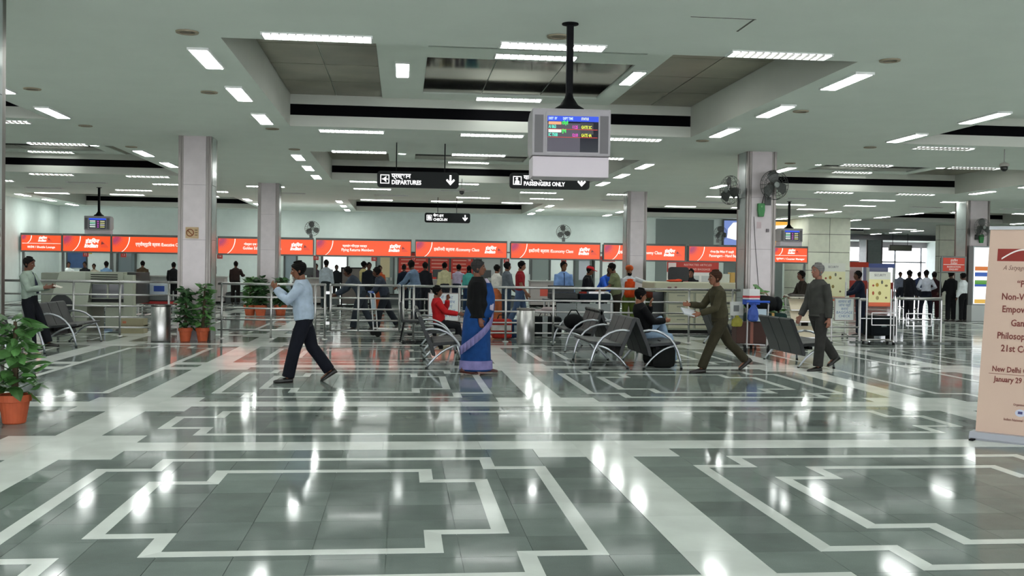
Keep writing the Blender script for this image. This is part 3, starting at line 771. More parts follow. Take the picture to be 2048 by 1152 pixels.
# posts carrying the sign row and small red counter tags under it
for i, x in enumerate((-15.55, -13.98, -12.01, -3.68, .5, 4.62, 8.73, 12.55, 16.45, 18.0)):
    o = MB().box(-.05, .05, -.05, .05, 0, 2.035).build('sign_post', FRAME, None, loc=(x, SY_+.15, 0)); tag(o, 'grey steel post under the orange sign row, '+('at its far left end','between the lounge and logo signs','between the logo and executive signs','left of the returning flyers sign','left of the leftmost economy sign','left of the middle economy sign','left of the rightmost economy sign','left of the hand baggage sign','left of the counter manager sign','at its far right end')[i], 'post')
for i, px in enumerate((172, 248, 440, 632, 748, 827, 938, 1012, 1127, 1382)):
    t = thing('counter_tag', 'small red number tag hanging under the orange signs, %s' % ('one above the far left desk','one above the brown-jacketed man','one by the left column','one by the open doorway','one by the grey beige-paned door','one left over the red boards','one right over the red boards','one left of the man in red','one above the man in light blue','one above the cream scanner')[i], 'tag', ((-13.05, -11.53, -7.61, -3.62, -1.17, 0.51, 2.91, 4.52, 7.05, 12.76)[i], SY_+.05, 2.03), 0, 'red counter tags')
    MB().box(-.11, .11, -.015, .015, -.19, 0).build('plate', paint('C63A30', .5), t); text(t, 'number', str(12+i), .13, (0, -.017, -.095), paint('F2E6E0', .6))
# coloured boards, doors and windows on the back wall
BW = YB-.01
def board(name, label, cat, px0, px1, z0, z1, m, frame=None, th=.03):
    t = thing(name, label, cat, ((px0+px1)/2, BW, z0), 0)
    W = px1-px0; H = z1-z0
    plate(t, 'panel', -W/2, W/2, 0, H, 0, m, th)
    if frame:
        f = MB(); e = .06
        f.box(-W/2-e, W/2+e, -th-.02, 0, H, H+e).box(-W/2-e, -W/2, -th-.02, 0, -.0, H).box(W/2, W/2+e, -th-.02, 0, 0, H); f.build('frame', frame, t)
    return t
GREYD = paint('7C8784', .5); WB = paint('E6EEEA', .5); REDB = paint('C4382C', .6); DKF = paint('4A4F4D', .5)
def door(n, px0, px1, h, m, glass=None):
    x0, x1 = px0, px1; W = x1-x0
    o = struct('door_%d' % n, MB().box(-W/2, W/2, -.05, 0, 0, h), m, loc=((x0+x1)/2, BW, 0))
    MB().box(-W/2-.08, -W/2, -.09, 0, 0, h+.08).box(W/2, W/2+.08, -.09, 0, 0, h+.08).box(-W/2, W/2, -.09, 0, h, h+.08).build('door_frame', DKF, o)
    if glass: MB().box(-W*.3, W*.3, -.06, -.05, 1.1, h-.25).build('door_pane', glass, o)
    MB().box(W*.36, W*.42, -.1, -.05, .95, 1.1).build('door_handle', STEEL, o)
door(1, -13.05, -12.31, 2.3, paint('6F7C80', .5), mat('dim_glass', (.2,.24,.26), .1))
door(2, -1.15, -0.40, 2.35, GREYD, paint('BFB08A', .4))
door(3, 3.84, 4.74, 2.4, paint('A7ABA8', .5))
door(4, 6.29, 7.12, 2.3, GREYD)
door(5, 8.40, 9.29, 2.3, paint('59645F', .4), mat('dim_glass', (.2,.24,.26), .1))
door(6, -5.44, -4.95, 2.3, paint('7E8C92', .4))
# doorway closed by a glowing slab that stands in for the lit room beyond
dw = struct('door_7', MB().box(-.55, .55, -.02, 0, 0, 2.25), glow('F2FBF6', 1.05), loc=(-3.13, BW, 0))
MB().box(-.66, -.55, -.09, 0, 0, 2.45).box(.55, .62, -.09, 0, 0, 2.45).box(-.55, .55, -.09, 0, 2.25, 2.45).build('door_frame', DKF, dw)
b1 = board('wall_board', 'tall blue picture on the wall behind the left desk', 'picture', -15.31, -14.49, 1.35, 2.6, paint('3C5A86', .5, noise=.25, scale=2), DKF)
b1 = board('wall_notice', 'yellow notice on the white wall behind the left desk', 'notice', -14.38, -14.23, 2.0, 2.45, paint('C9B25A', .6))
plate(b1, 'text_line', -.05, .05, .1, .14, -.03, paint('7A6A30', .6)); plate(b1, 'text_line', -.05, .05, .25, .29, -.03, paint('7A6A30', .6))
b1 = board('wall_board', 'slanted grey panel on the white wall above the man in blue at left', 'panel', -13.36, -13.13, 1.2, 2.3, paint('AEB6B4', .5), DKF)
for i, (a, b, nm) in enumerate(((797, 856, 'left'), (860, 898, 'middle'), (902, 946, 'right'))):
    x0, x1 = (-0.13, 1.36, 2.37)[i], (1.27, 2.27, 3.42)[i]
    t = board('notice_board', '%s board of three red boards with pale lettering on the back wall' % nm, 'board', x0, x1, .9, 2.28, REDB, DKF)
    W = x1-x0
    for k in range(6):
        plate(t, 'text_line', -W*.42, -W*.42+W*(.84 if k % 2 else .6), 1.2-.17*k, 1.25-.17*k, -.03, paint('DE9A88', .6), .004)
b = board('white_board', 'white board on the wall left of the man in light blue', 'board', 4.87, 6.14, 1.35, 2.35, WB, FRAME)
b = board('white_board', 'white board on the wall behind the man in light blue', 'board', 7.16, 8.31, 1.2, 2.4, WB, FRAME)
b = board('white_board', 'white board on the wall behind the man in royal blue', 'board', 9.30, 10.81, 1.2, 2.4, WB, FRAME)
t = board('red_sign', 'small red sign with white lettering above the man in royal blue', 'sign', 9.60, 10.37, 2.02, 2.27, paint('C23428', .5)); t.location.y = BW-.035
text(t, 'sign_text', 'X-RAY', .2, (0, -.032, .125), paint('F4E8E4', .6))
DARKW = paint('86908D', .7)
o = board('wall_panel', 'plain grey wall panel behind the column at the cream machine', 'panel', 12.38, 15.30, .02, 4.15, DARKW)
o = board('wall_panel', 'plain dark grey wall panel right of the cream machine', 'panel', 15.85, 18.85, .02, 2.6, paint('737D7C', .6))
# lit posters high on the back wall
t = thing('lit_poster', 'blue lit poster with a white shape, left of the green-box column', 'poster', (16.24, 48.7, 2.92), 0)
MB().box(-.55, .55, 0, .2, -.05, 1.25).build('case', DKF, t); plate(t, 'lit_face', -.5, .5, 0, 1.2, -.002, glow('7088C8', 1.0))
MB().prism([(-.35,.35),(-.3,.8),(-.05,1.1),(.45,1.15),(.5,.3),(.1,.25)], -.008, -.005, 'y').build('print', glow('FFFFFF', 1.3), t)
t = thing('lit_poster', 'yellow and white lit poster right of the green-box column', 'poster', (18.54, 48.7, 2.91), 0)
MB().box(-1.1, .55, 0, .2, -.05, 1.3).build('case', DKF, t); plate(t, 'lit_face', -1.05, .5, 0, 1.2, -.002, glow('FFFBEE', 1.4))
MB().prism([(-.3,1.0),(.5,1.05),(.5,1.2),(-.6,1.2)], -.008, -.005, 'y').build('print', glow('F0B040', 1.1), t); MB().box(-.25, -.05, -.008, -.005, 0, .3).build('print', glow('F0A838', 1.0), t)
# check-in desks
DESK = paint('8F9490', .5); DESKD = paint('4B5252', .5)
def desk(label, x, y, W=1.3, m=DESK, mon=True, tag_=None):
    t = thing('check_in_desk', label, 'desk', (x, y, 0), 0, 'check-in desks')
    MB().box(-W/2, W/2, 0, .7, .08, 1.06).build('body', m, t); MB().box(-W/2+.04, W/2-.04, .05, .66, 0, .08).build('plinth', RUBBER, t)
    MB().box(-W/2-.03, W/2+.03, -.05, .74, 1.06, 1.11).build('worktop', paint('A5A8A2', .35), t)
    MB().box(W/2+.04, W/2+.62, .1, 1.2, 0, .42).build('weighing_belt', DESKD, t); MB().box(W/2+.06, W/2+.6, .12, 1.18, .42, .45).build('belt', RUBBER, t)
    if mon:
        MB().box(-.24, .2, .25, .5, 1.2, 1.52).build('monitor_case', paint('3A3E3E', .4), t, bevel=.02); MB().box(-.08, .06, .3, .44, 1.11, 1.2).build('monitor_foot', paint('3A3E3E', .4), t)
    if tag_: plate(t, 'front_label', -.2, .25, .45, .75, -.001, paint(tag_, .5))
for i, (px, lb, mon, tg) in enumerate(((150,'desk under the short logo sign',0,None), (330,'desk beside the man in the brown jacket',0,'C85040'), (425,'desk between the two left columns',1,None), (530,'desk behind the left potted plants',0,None), (615,'desk by the bright doorway',1,None), (745,'desk under the returning flyers sign',0,None), (875,'desk before the red boards',1,None), (970,'desk behind the woman in the sari',1,None), (1085,'desk left of the man in light blue',0,'C85040'))):
    desk('grey check-in '+lb, (-13.27, -9.70, -7.79, -5.65, -3.80, -1.20, 1.54, 3.56, 6.04)[i], 42.2+.25*(i % 3), 1.2, DESK if i % 2 else paint('A39C98', .5), mon, tg)
t = thing('framed_panel', 'tall brown panel in a dark frame beside the bright doorway', 'panel', (-1.91, 41, 0), 0)
MB().box(-.42, .42, -.03, .03, .1, 1.5).build('panel', paint('6E6660', .5), t)
MB().box(-.47, -.42, -.05, .05, 0, 1.55).box(.42, .47, -.05, .05, 0, 1.55).box(-.47, .47, -.05, .05, 1.5, 1.55).box(-.6, .6, -.2, .2, 0, .05).build('frame', BLACK, t)
# bouquet-like ornaments on desks
for i, (x, y, lb) in enumerate(((-0.88, 43.6, 'small flower vase on the desk under the returning flyers sign'),)):
    t = thing('flower_vase', lb, 'vase', (x, y, 1.11), 0); MB().lathe([(.05,0),(.08,.08),(.04,.16),(.05,.19)], 12).build('vase', paint('7A4A3A', .4), t, smooth=True)
    for k in range(5): MB().ball((.05*math.cos(k*1.3),.05*math.sin(k*1.3),.24+.02*(k % 2)), .04, .04, .035, 8, 5).build('flower', paint('8A3A30', .7), t)

# ================================================================== RIGHT HALL: lit box, stands, barriers
t = thing('advert_light_box', 'white lit advertising box beside the right column', 'light box', (19.68, 33.2, 0), 0)
MB().box(-.12, .75, 0, .3, 0, .55).build('plinth', paint('B9BDBB', .5), t); MB().box(-.1, .73, .02, .28, .55, 2.6).build('case', paint('8A8E90', .4), t)
plate(t, 'lit_face', -.06, .69, .6, 2.55, .018, glow('F8FFFF', 1.4))
for z, c in ((1.75,'D87830'),(1.55,'2858B0'),(1.2,'2050A8'),(1.28,'60A040'),(.62,'E8B848')): plate(t, 'print', -.02, .45, z, z+.14, .013, glow(c, .9), .002)
t = thing('red_info_sign', 'red framed sign on a pole above the people in dark suits', 'sign', (17.74, 32.0, 0), 0)
MB().tube([(0,0,.02),(0,0,2.15)], .025, 8).build('pole', FRAME, t); MB().lathe([(.16,0),(.15,.03),(.03,.05)], 14).build('foot', FRAME, t)
plate(t, 'frame', -.02, .86, 1.66, 2.2, -.03, FRAME, .03); fc = plate(t, 'face', .04, .8, 1.71, 2.15, -.061, paint('C8402E', .5))
plate(fc, 'rule', .06, .78, 1.92, 1.935, -.065, WB); text(fc, 'sign_text', 'इंडियन', .1, (.42,-.067,2.06), WB, shear=.2); text(fc, 'sign_text', 'indian', .1, (.42,-.067,1.98), WB, shear=.2)
text(fc, 'sign_text', 'RESERVATION', .075, (.42,-.067,1.85), WB); text(fc, 'sign_text', 'ENQUIRY', .075, (.42,-.067,1.77), WB)
def info_stand(label, x, y, w, z0, z1, legs=True, m='E6DEA0'):
    t = thing('info_stand', label, 'stand', (x, y, 0), 0, 'yellow information stands')
    pb = plate(t, 'poster_board', -w/2, w/2, z0, z1, 0, paint(m, .5), .02)
    H = z1-z0
    plate(pb, 'poster_top', -w/2, w/2, z0+H*.78, z1, -.02, paint('DADBCF', .5), .002); plate(pb, 'orange_strip', -w/2, w/2, z0, z0+H*.11, -.02, paint('D8603A', .5), .003)
    text(pb, 'poster_title', 'SECURITY', .075, (0, -.024, z0+H*.9), paint('4A4658', .6), sx=.8)
    for i, (u, v, c) in enumerate(((-.3,.6,'9A3A2C'),(-.12,.62,'B08A30'),(.1,.7,'6A6A5A'),(.3,.6,'7A6A40'),(-.3,.38,'B05030'),(.0,.38,'8A7A40'),(.3,.25,'705A38'),(-.1,.24,'A09060'))):
        MB().prism([(u*w+.026*math.cos(a*.9)*(1+.4*(i % 2)), z0+H*v+(.045 if i % 3 else .025)*math.sin(a*.9)) for a in range(7)], -.023, -.02, 'y').build('pictogram', paint(c, .6), pb)
    if legs:
        for s in (-1, 1):
            MB().tube([(s*(w/2+.03),0,.09),(s*(w/2+.03),0,z0+H*.5)], .018, 8).build('upright', STEEL, t); MB().ball((s*(w/2+.03),-.14,.04), .035, .02, .04, 8, 6).build('caster', RUBBER, t); MB().ball((s*(w/2+.03),.14,.04), .035, .02, .04, 8, 6).build('caster', RUBBER, t)
            MB().tube([(s*(w/2+.03),-.16,.09),(s*(w/2+.03),.16,.09)], .016, 8).build('foot_bar', STEEL, t)
        MB().tube([(-w/2-.03,0,.12),(w/2+.03,0,.12)], .018, 8).build('lower_bar', STEEL, t)
    return t
info_stand('yellow pictogram poster stand on casters by the right barrier', 10.50, 21.5, .5, .86, 1.62)
info_stand('tall pale poster stand behind the elderly man', 10.52, 24.0, .62, .9, 1.82, True, 'E2DFB2')
def barrier(label, x0, x1, y, frames, topz=1.02, boardx=None):
    cx = (x0+x1)/2; t = thing('crowd_barrier', label, 'barrier', (cx, y, 0), 0, 'steel crowd barriers')
    MB().tube([(x0-cx,0,topz),(x1-cx,0,topz)], .035, 10).build('top_rail', STEEL, t, smooth=True)
    for px in (x0, x1):
        MB().tube([(px-cx,0,.03),(px-cx,0,topz)], .022, 8).build('post', STEEL, t); MB().box(px-cx-.22, px-cx+.22, -.06, .06, 0, .025).build('foot_plate', FRAME, t)
    MB().tube([(x0-cx,0,.55),(x1-cx,0,.55)], .012, 6).build('mid_rail', STEEL, t)
    for fx in frames:
        f = MB(); a = .3
        for s in (-1, 1): f.tube([(fx-cx+s*a,-.02,.40),(fx-cx+s*a,-.02,.68)], .013, 6)
        for z in (.40, .68): f.tube([(fx-cx-a,-.02,z),(fx-cx+a,-.02,z)], .013, 6)
        f.build('rectangle_frame', STEEL, t)
    return t
barrier('steel barrier with rectangular frames right of the poster stand', 11.22, 12.29, 22.1, (11.74,))
barrier('steel barrier with one rectangular frame behind the poster stand', 10.47, 11.28, 22.35, (11.04,), .98)
t = thing('steel_railing', 'steel railing behind the elderly man with a white board on it', 'railing', (10.10, 22.6, 0), 0)
for z in (1.0, .33, .12): MB().tube([(-.95,0,z),(.46,0,z)], .022, 8).build('rail', STEEL, t, smooth=True)
for px in (-.95, -.2, .46): MB().tube([(px,0,0),(px,0,1.0)], .02, 8).build('post', STEEL, t)
def wboard(label, x, y, w, z0, z1, lines):
    t = thing('handwritten_board', label, 'board', (x, y, z0), 0, 'white handwritten boards')
    plate(t, 'board', -w/2, w/2, 0, z1-z0, 0, paint('D5DAD8', .5), .02)
    f = MB(); e = .018; H = z1-z0
    f.box(-w/2-e, w/2+e, -.024, 0, -e, 0).box(-w/2-e, w/2+e, -.024, 0, H, H+e).box(-w/2-e, -w/2, -.024, 0, 0, H).box(w/2, w/2+e, -.024, 0, 0, H); f.build('frame', paint('9A8C88', .5), t)
    for k, s in enumerate(lines): text(t, 'writing', s, .085, (0, -.022, H*(.86-.17*k)), paint('4C6E9E', .7), shear=.1)
wboard('white board with blue handwriting on the railing beside the boy in red', 0.90, 21.70, .62, 0.45, 1.02, ('यहाँ से टिकट', 'सामान की जांच', 'करा के जाएं', 'PLEASE WAIT', 'FOR YOUR TURN'))
wboard('white board with blue handwriting behind the elderly man', 10.17, 22.55, .44, 0.50, 0.99, ('सामान की', 'जांच यहाँ', 'कराएं', 'BAGGAGE', 'CHECK'))
# brochure rack
t = thing('brochure_rack', 'cream tiered brochure rack left of the elderly man', 'rack', (8.52, 20.9, 0), 0)
CREAM = paint('CBBFA6', .5)
for s in (-1, 1): MB().tube([(s*.32,.1,0),(s*.32,.1,.3),(s*.32,.14,.7),(s*.32,.2,1.05)], .018, 8).build('upright', STEEL, t)
for k, (z0, z1, y0) in enumerate(((.76,1.02,-.02),(.52,.76,-.10),(.18,.44,-.06))):
    MB().prism([(y0-.08,z0),(y0+.08,z1),(y0+.1,z1),(y0-.06,z0)], -.31, .31, 'x').build('slanted_tray', CREAM, t)
    MB().tube([(-.31,y0-.09,z0+.02),(.31,y0-.09,z0+.02)], .014, 6).build('tray_bar', STEEL, t)
MB().prism([(-.1,1.04),(.25,1.08),(.25,1.10),(-.1,1.06)], -.34, .34, 'x').build('top_tray', paint('BDB6A4', .4), t); MB().box(-.3, .05, -.05, .12, 1.09, 1.115).build('leaflets', paint('4A4440', .6), t)
MB().box(-.36, .36, -.05, .3, 0, .03).build('base', FRAME, t)
# far corridor details
t = thing('overhead_display', 'dark rectangular display hanging in the bright corridor', 'display', (31.61, 62, 3.29), 0)
MB().box(-.75, .75, -.1, .1, -.19, .19).build('case', paint('55544E', .5), t); plate(t, 'face', -.68, .68, -.13, .13, -.101, paint('6F7264', .4))
for s in (-1, 1): MB().tube([(s*.5,0,.18),(s*.5,0,CH-3.29)], .015, 6).build('hanger', BLACK, t)
o = MB().box(21.0, 41.9, 64, 64.3, 3.85, 4.2).build('trim_1', paint('77777A', .6)); o['kind'] = 'structure'
t = thing('red_kiosk', 'small red and white kiosk in the far corridor beside the far column', 'kiosk', (26.96, 58, 0), 0)
MB().box(-.6, .6, 0, .8, 0, 1.2).build('counter', paint('B8463C', .5), t); MB().box(-.6, .6, .7, .8, 1.2, 2.3).build('back_panel', paint('E4D8D8', .5), t); MB().box(-.65, .65, -.05, .1, 2.0, 2.3).build('fascia', paint('C8402E', .5), t)
for s in (-1, 1): MB().box(s*.6-.04, s*.6+.04, -.03, .05, 1.2, 2.0).build('kiosk_post', WHT, t)
t = thing('red_kiosk', 'red and white kiosk under the bright glazed end', 'kiosk', (29.40, 60, 0), 0)
MB().box(-.8, .8, 0, .8, 0, 1.1).build('counter', paint('B8463C', .5), t); MB().box(-.8, .8, .7, .8, 1.1, 2.2).build('back_panel', paint('9AA0C0', .5), t); MB().box(-.85, .85, -.05, .1, 2.0, 2.25).build('fascia', paint('6A78B8', .5), t)
for s in (-1, 1): MB().box(s*.8-.04, s*.8+.04, -.03, .05, 1.1, 2.0).build('kiosk_post', WHT, t)
# ================================================================== SECURITY EQUIPMENT
MACH = paint('A9AE9C', .5); MACHD = paint('8C9182', .5); CREM = paint('BDBBA2', .5)
t = thing('baggage_scanner', 'grey-green baggage scanner with an operator console behind the left seats', 'scanner', (-7.1, 24.4, 0), 0)
MB().box(-1.15, -.72, .1, 1.6, .0, 1.33).build('end_box', MACHD, t, bevel=.02)
MB().prism([(-.95,.55),(-.70,1.36),(.02,1.36),(-.10,.55)], .0, 1.5, 'y').build('slanted_panel', paint('BCC2B2', .5), t)
MB().box(-1.0, -.1, .02, 1.4, 0, .55).build('lower_body', MACH, t)
MB().box(-.1, .92, .3, 1.6, .62, 1.36).build('console_hood', paint('2B2F2B', .5), t); MB().box(.72, .92, .0, .35, .1, 1.3).build('console_cheek', MACH, t)
MB().box(-.12, .72, -.05, .32, 1.14, 1.36).build('hood_lip', MACH, t)
for k, x in enumerate((-.02, .36)):
    MB().box(x, x+.34, .1, .3, .76, 1.08).build('monitor', mat('dark_glass', (.02,.025,.025), .12), t)
    MB().box(x-.02, x+.36, .085, .1, .74, .76).box(x-.02, x+.36, .085, .1, 1.08, 1.1).box(x-.02, x, .085, .1, .76, 1.08).box(x+.34, x+.36, .085, .1, .76, 1.08).build('monitor_frame', MACH, t)
for z in (1.19, 1.24, 1.29): MB().box(.0, .6, -.056, -.05, z, z+.02).build('vent_slit', RUBBER, t)
MB().box(-.12, .72, -.15, .3, .60, .66).build('keyboard_shelf', paint('B9BDAE', .5), t); MB().box(.3, .72, .05, .6, .05, .55).build('cabinet', MACH, t, bevel=.01)
t = thing('carton', 'brown cardboard carton on the floor before the left scanner', 'carton', (-6.00, 23.6, 0), 0)
MB().box(-.26, .26, 0, .4, 0, .33).build('box', paint('9C9478', .7), t); MB().box(-.26, .26, -.002, .402, .15, .18).build('tape', paint('857C60', .5), t); MB().cbox((-.15,-.003,.25), .08, .004, .05).build('label', paint('B86A4A', .6), t)
t = thing('roller_conveyor', 'low conveyor with a red edge behind the left bin', 'conveyor', (-6.05, 26, 0), 0)
MB().box(-.62, .62, 0, .7, .58, .64).build('red_edge', paint('B02A26', .5), t); MB().box(-.6, .6, .05, .65, .64, .66).build('belt', RUBBER, t)
for x in (-.55, .55):
    for y in (.08, .62): MB().tube([(x,y,0),(x,y,.58)], .025, 8).build('leg', STEEL, t)
for k in range(5): MB().tube([(-.5+.25*k,.0,.3),(-.5+.25*k,.68,.3)], .02, 8).build('roller', STEEL, t)
t = thing('printer_cart', 'white and blue equipment on the low conveyor', 'printer', (-6.15, 26.3, .66), 0)
MB().box(-.3, .3, 0, .4, .12, .42).build('case', paint('B8C4CC', .4), t, bevel=.02); MB().box(.0, .26, -.004, 0, .22, .36).build('panel', paint('2E4FA0', .4), t); MB().box(-.35, .35, .02, .38, 0, .1).build('wire_tray', paint('6E7270', .5), t); MB().box(-.28, .28, .05, .35, .42, .47).build('cover', paint('3A5088', .4), t)
# inspection table in the middle
tx = 4.56; 
t = thing('inspection_table', 'grey inspection table with open bags in the middle', 'table', (tx, 25.4, 0), 0)
MB().box(-.9, .8, 0, .9, .76, .82).build('tabletop', paint('5A6062', .4), t)
for a, b, mm in ((-.65,-.15,'8A8F90'), (-.13,.45,'A3A8A8'), (.47,.8,'989E9E')): MB().box(a, b, .05, .1, .08, .72).build('front_panel', paint(mm, .5), t)
for x in (-.85, .75):
    for y in (.06, .84): MB().tube([(x,y,0),(x,y,.76)], .03, 8).build('leg', STEEL, t)
t = thing('open_suitcase', 'black open suitcase on the inspection table before the man in light blue', 'suitcase', (tx-.45, 25.75, .82), 0)
MB().box(-.36, .36, -.25, .25, 0, .16).build('shell', SEATM, t, bevel=.03); MB().prism([(.25,.1),(.33,.34),(.36,.34),(.29,.08)], -.34, .34, 'x').build('lid', SEATM, t); MB().box(-.3, .3, -.2, .2, .155, .18).build('clothes', cloth('3A3F4A'), t)
t = thing('open_suitcase', 'dark suitcase with silver things on the inspection table', 'suitcase', (tx+.35, 25.75, .82), 0)
MB().box(-.4, .4, -.26, .26, 0, .15).build('shell', cloth('1C2630'), t, bevel=.03); MB().box(-.15, .25, -.15, .15, .15, .2).build('tray', STEEL, t); MB().cbox((-.3,-.1,.17), .16, .12, .05, .4).build('red_pouch', cloth('A8382E'), t); MB().cbox((.3,.08,.18), .14, .2, .05, .3).build('paper', paint('C8CCC8', .7), t)
t = thing('luggage_bag', 'black strapped bag under the railing right of the steel bin', 'bag', (3.34, 23.4, 0), 0)
MB().box(-.36, .36, -.2, .2, .02, .48).build('bag_body', cloth('16191A'), t, bevel=.06); MB().box(-.1, .02, -.206, .206, .02, .49).build('strap', paint('8E9492', .6), t); MB().tube([(-.15,0,.47),(-.1,0,.57),(.1,0,.57),(.15,0,.47)], .012, 6).build('handle', BLACK, t)
t = thing('folded_papers', 'crumpled pinkish papers lying on the black bag', 'papers', (3.28, 23.4, .56), 0)
MB().cbox((0,0,.04), .42, .25, .05, .3, .1).build('sheet', paint('B9A8A8', .8), t); MB().cbox((.12,-.05,.1), .3, .2, .04, -.4, .2).build('sheet', paint('A89898', .8), t)
t = thing('luggage_bag', 'red and white bag on the floor behind the woman in the sari', 'bag', (2.24, 22.6, 0), 0)
MB().box(-.22, .22, -.15, .15, .02, .45).build('bag_body', cloth('B03028'), t, bevel=.05); MB().box(-.223, .2, -.154, .154, .2, .32).build('white_band', cloth('C8C4C0'), t); MB().tube([(-.1,0,.44),(-.06,0,.54),(.06,0,.54),(.1,0,.44)], .012, 6).build('handle', BLACK, t)
t = thing('luggage_bag', 'small blue bag beside the red and white bag', 'bag', (2.56, 22.9, 0), 0)
MB().box(-.17, .17, -.12, .12, .02, .42).build('bag_body', cloth('25405F'), t, bevel=.04); MB().box(-.02, .1, -.124, -.118, .12, .3).build('patch', paint('9AB0B8', .6), t)
# cream scanner on the right
cx0 = 6.30; cx1 = 8.51; cw = cx1-cx0
t = thing('baggage_scanner', 'cream baggage scanner with drawers behind the right railing', 'scanner', (cx0, 24.9, 0), 0)
MB().box(0, cw, 0, 1.4, 1.05, 1.3).build('top_deck', CREM, t, bevel=.03); MB().box(.32, cw-.05, .08, 1.35, .1, 1.05).build('body', MACH, t)
for r_, (z0, z1) in enumerate(((.78,1.02),(.46,.74),(.14,.42))):
    for c_, (a, b) in enumerate(((.36,1.0),(1.06,1.62),(1.66,cw-.1))):
        d = MB().box(a, b, .04, .08, z0, z1).build('drawer', CREM, t, bevel=.008); MB().box((a+b)/2-.1, (a+b)/2+.1, .02, .04, z1-.07, z1-.045).build('drawer_handle', MACHD, d)
MB().box(.02, .3, .3, 1.3, .05, 1.04).build('dark_inlet', mat('dark_glass', (.02,.025,.025), .12), t); MB().box(.2, cw-.1, .1, 1.2, 0, .1).build('plinth', RUBBER, t)
MB().box(.32, .42, -.003, 0, 1.14, 1.18).box(.5, .56, -.003, 0, 1.12, 1.19).build('marking', paint('7A5A58', .6), t)
t = thing('black_monitor', 'black monitor seen from behind on the cream scanner', 'monitor', (7.03, 25.4, 1.3), 0)
MB().prism(rrect(-.26, .26, .02, .38, .08), -.05, .06, 'y').build('case', SEATM, t); MB().box(-.1, .1, -.1, .12, 0, .03).build('foot', BLACK, t)
t = thing('orange_cloth', 'orange cloth lying on the cream scanner before the black monitor', 'cloth', (6.82, 25.05, 1.3), 0)
MB().ball((0,0,.03), .2, .1, .035, 10, 6).build('fold', cloth('C8482A'), t); MB().ball((.12,.02,.04), .1, .08, .04, 10, 6).build('fold', cloth('C8482A'), t)
t = thing('desk_lamp_box', 'small white and yellow box on the right end of the cream scanner', 'box', (8.29, 25.3, 1.3), 0)
MB().box(-.2, .06, 0, .2, 0, .22).build('white_case', paint('C9CCC0', .5), t, bevel=.01); MB().box(.07, .2, 0, .2, 0, .26).build('yellow_case', paint('C8A050', .5), t, bevel=.01)
t = thing('poster_screen', 'red and white standing poster behind the women at the cream scanner', 'poster', (8.74, 30, 0), 0)
pw = (9.55-7.95)/2
pb = plate(t, 'board', -pw, pw, .9, 1.86, 0, paint('D6D4CE', .6), .03); plate(pb, 'red_header', -pw, pw, 1.55, 1.86, -.03, paint('B8382E', .6), .004); plate(pb, 'logo_patch', -pw+.04, -pw+.28, 1.6, 1.83, -.034, paint('D8C8C4', .6), .003)
for k in range(2): text(pb, 'poster_text', ('RESTRICTED ARTICLES', 'IN HAND BAGGAGE')[k], .085, (.15, -.036, 1.77-.13*k), paint('E8C8BC', .6))
for k in range(4): plate(pb, 'print_block', -pw+.08+.33*k, -pw+.34+.33*k, 1.1, 1.45, -.03, paint('B4B6B2', .6), .003)
for s in (-1, 1): MB().tube([(s*(pw-.1),.02,0),(s*(pw-.1),.02,.9)], .02, 8).build('leg', STEEL, t)

# ================================================================== LUGGAGE TROLLEYS
def trolley(label, loc, rz, handle='1E4FB4'):
    """push handle at local -y end, load deck towards +y"""
    t = thing('luggage_trolley', label, 'trolley', loc, rz, 'luggage trolleys')
    for s in (-1, 1):
        MB().tube([(s*.19,-.28,.1),(s*.19,-.32,.55),(s*.2,-.36,.95),(s*.17,-.4,1.0)], .016, 8).build('upright', STEEL, t)
        MB().tube([(s*.2,-.28,.17),(s*.22,.5,.14)], .016, 8).build('side_rail', STEEL, t)
        MB().lathe([(.075,-.02),(.08,0),(.075,.02)], 14).build('rear_wheel', RUBBER, t, loc=(s*.22,-.28,.08)).rotation_euler = (0, R(90), 0)
    MB().lathe([(.06,-.02),(.065,0),(.06,.02)], 14).build('front_wheel', RUBBER, t, loc=(0,.52,.066)).rotation_euler = (0, R(90), 0)
    MB().tube([(-.22,-.4,1.0),(.22,-.4,1.0)], .022, 8).build('push_handle', paint(handle, .4), t)
    for y in (-.2, 0, .2, .4): MB().tube([(-.2,y,.165),(.2,y,.155)], .012, 6).build('deck_bar', STEEL, t)
    MB().tube([(0,.52,.08),(0,.5,.15)], .014, 6).build('wheel_fork', STEEL, t)
    MB().box(-.17, .17, -.345, -.335, .62, .86).build('advert_plate', paint('AFC0CC', .5), t)
    return t
trolley('loaded luggage trolley with a blue push handle beside the elderly man', (6.93, 19.4, 0), R(-12))
trolley('luggage trolley behind the gate with its wheels showing', (-0.29, 23.3, 0), R(-75))
def sack(w, d, h):
    q = MB(); n = 14; rr = []
    for k, (u, f) in enumerate(((0,.8),(.1,1.0),(.4,1.05),(.7,.85),(.88,.5),(1,.28))):
        rr.append([Vector((w*f*math.cos(2*math.pi*i/n)*(1+.12*math.sin(i*3.1+k*1.7)), d*f*math.sin(2*math.pi*i/n)*(1+.12*math.cos(i*2.3+k)), h*u)) for i in range(n)])
    return q.loft(rr)
def bag(name, label, cat, loc, rz, parts):
    t = thing(name, label, cat, loc, rz)
    for nm, kind, arg, m, bv in parts: (MB().box(*arg) if kind == 'b' else sack(*arg) if kind == 's' else MB().ball(*arg, 14, 9) if kind == 'e' else MB().tube(*arg)).build(nm, m, t, bevel=bv, smooth=(kind == 'e'))
    return t
bag('carton', 'white carton with red and blue print on top of the trolley', 'box', (6.80, 19.27, .94), R(20), [('box','b',(-.13,.13,-.1,.1,0,.3),paint('D4D4D4',.5),.008), ('red_print','b',(-.132,.132,-.102,.102,.13,.17),paint('C03038',.5),0), ('blue_print','b',(-.132,.132,-.102,.102,.0,.1),paint('2A4CA8',.5),0)])
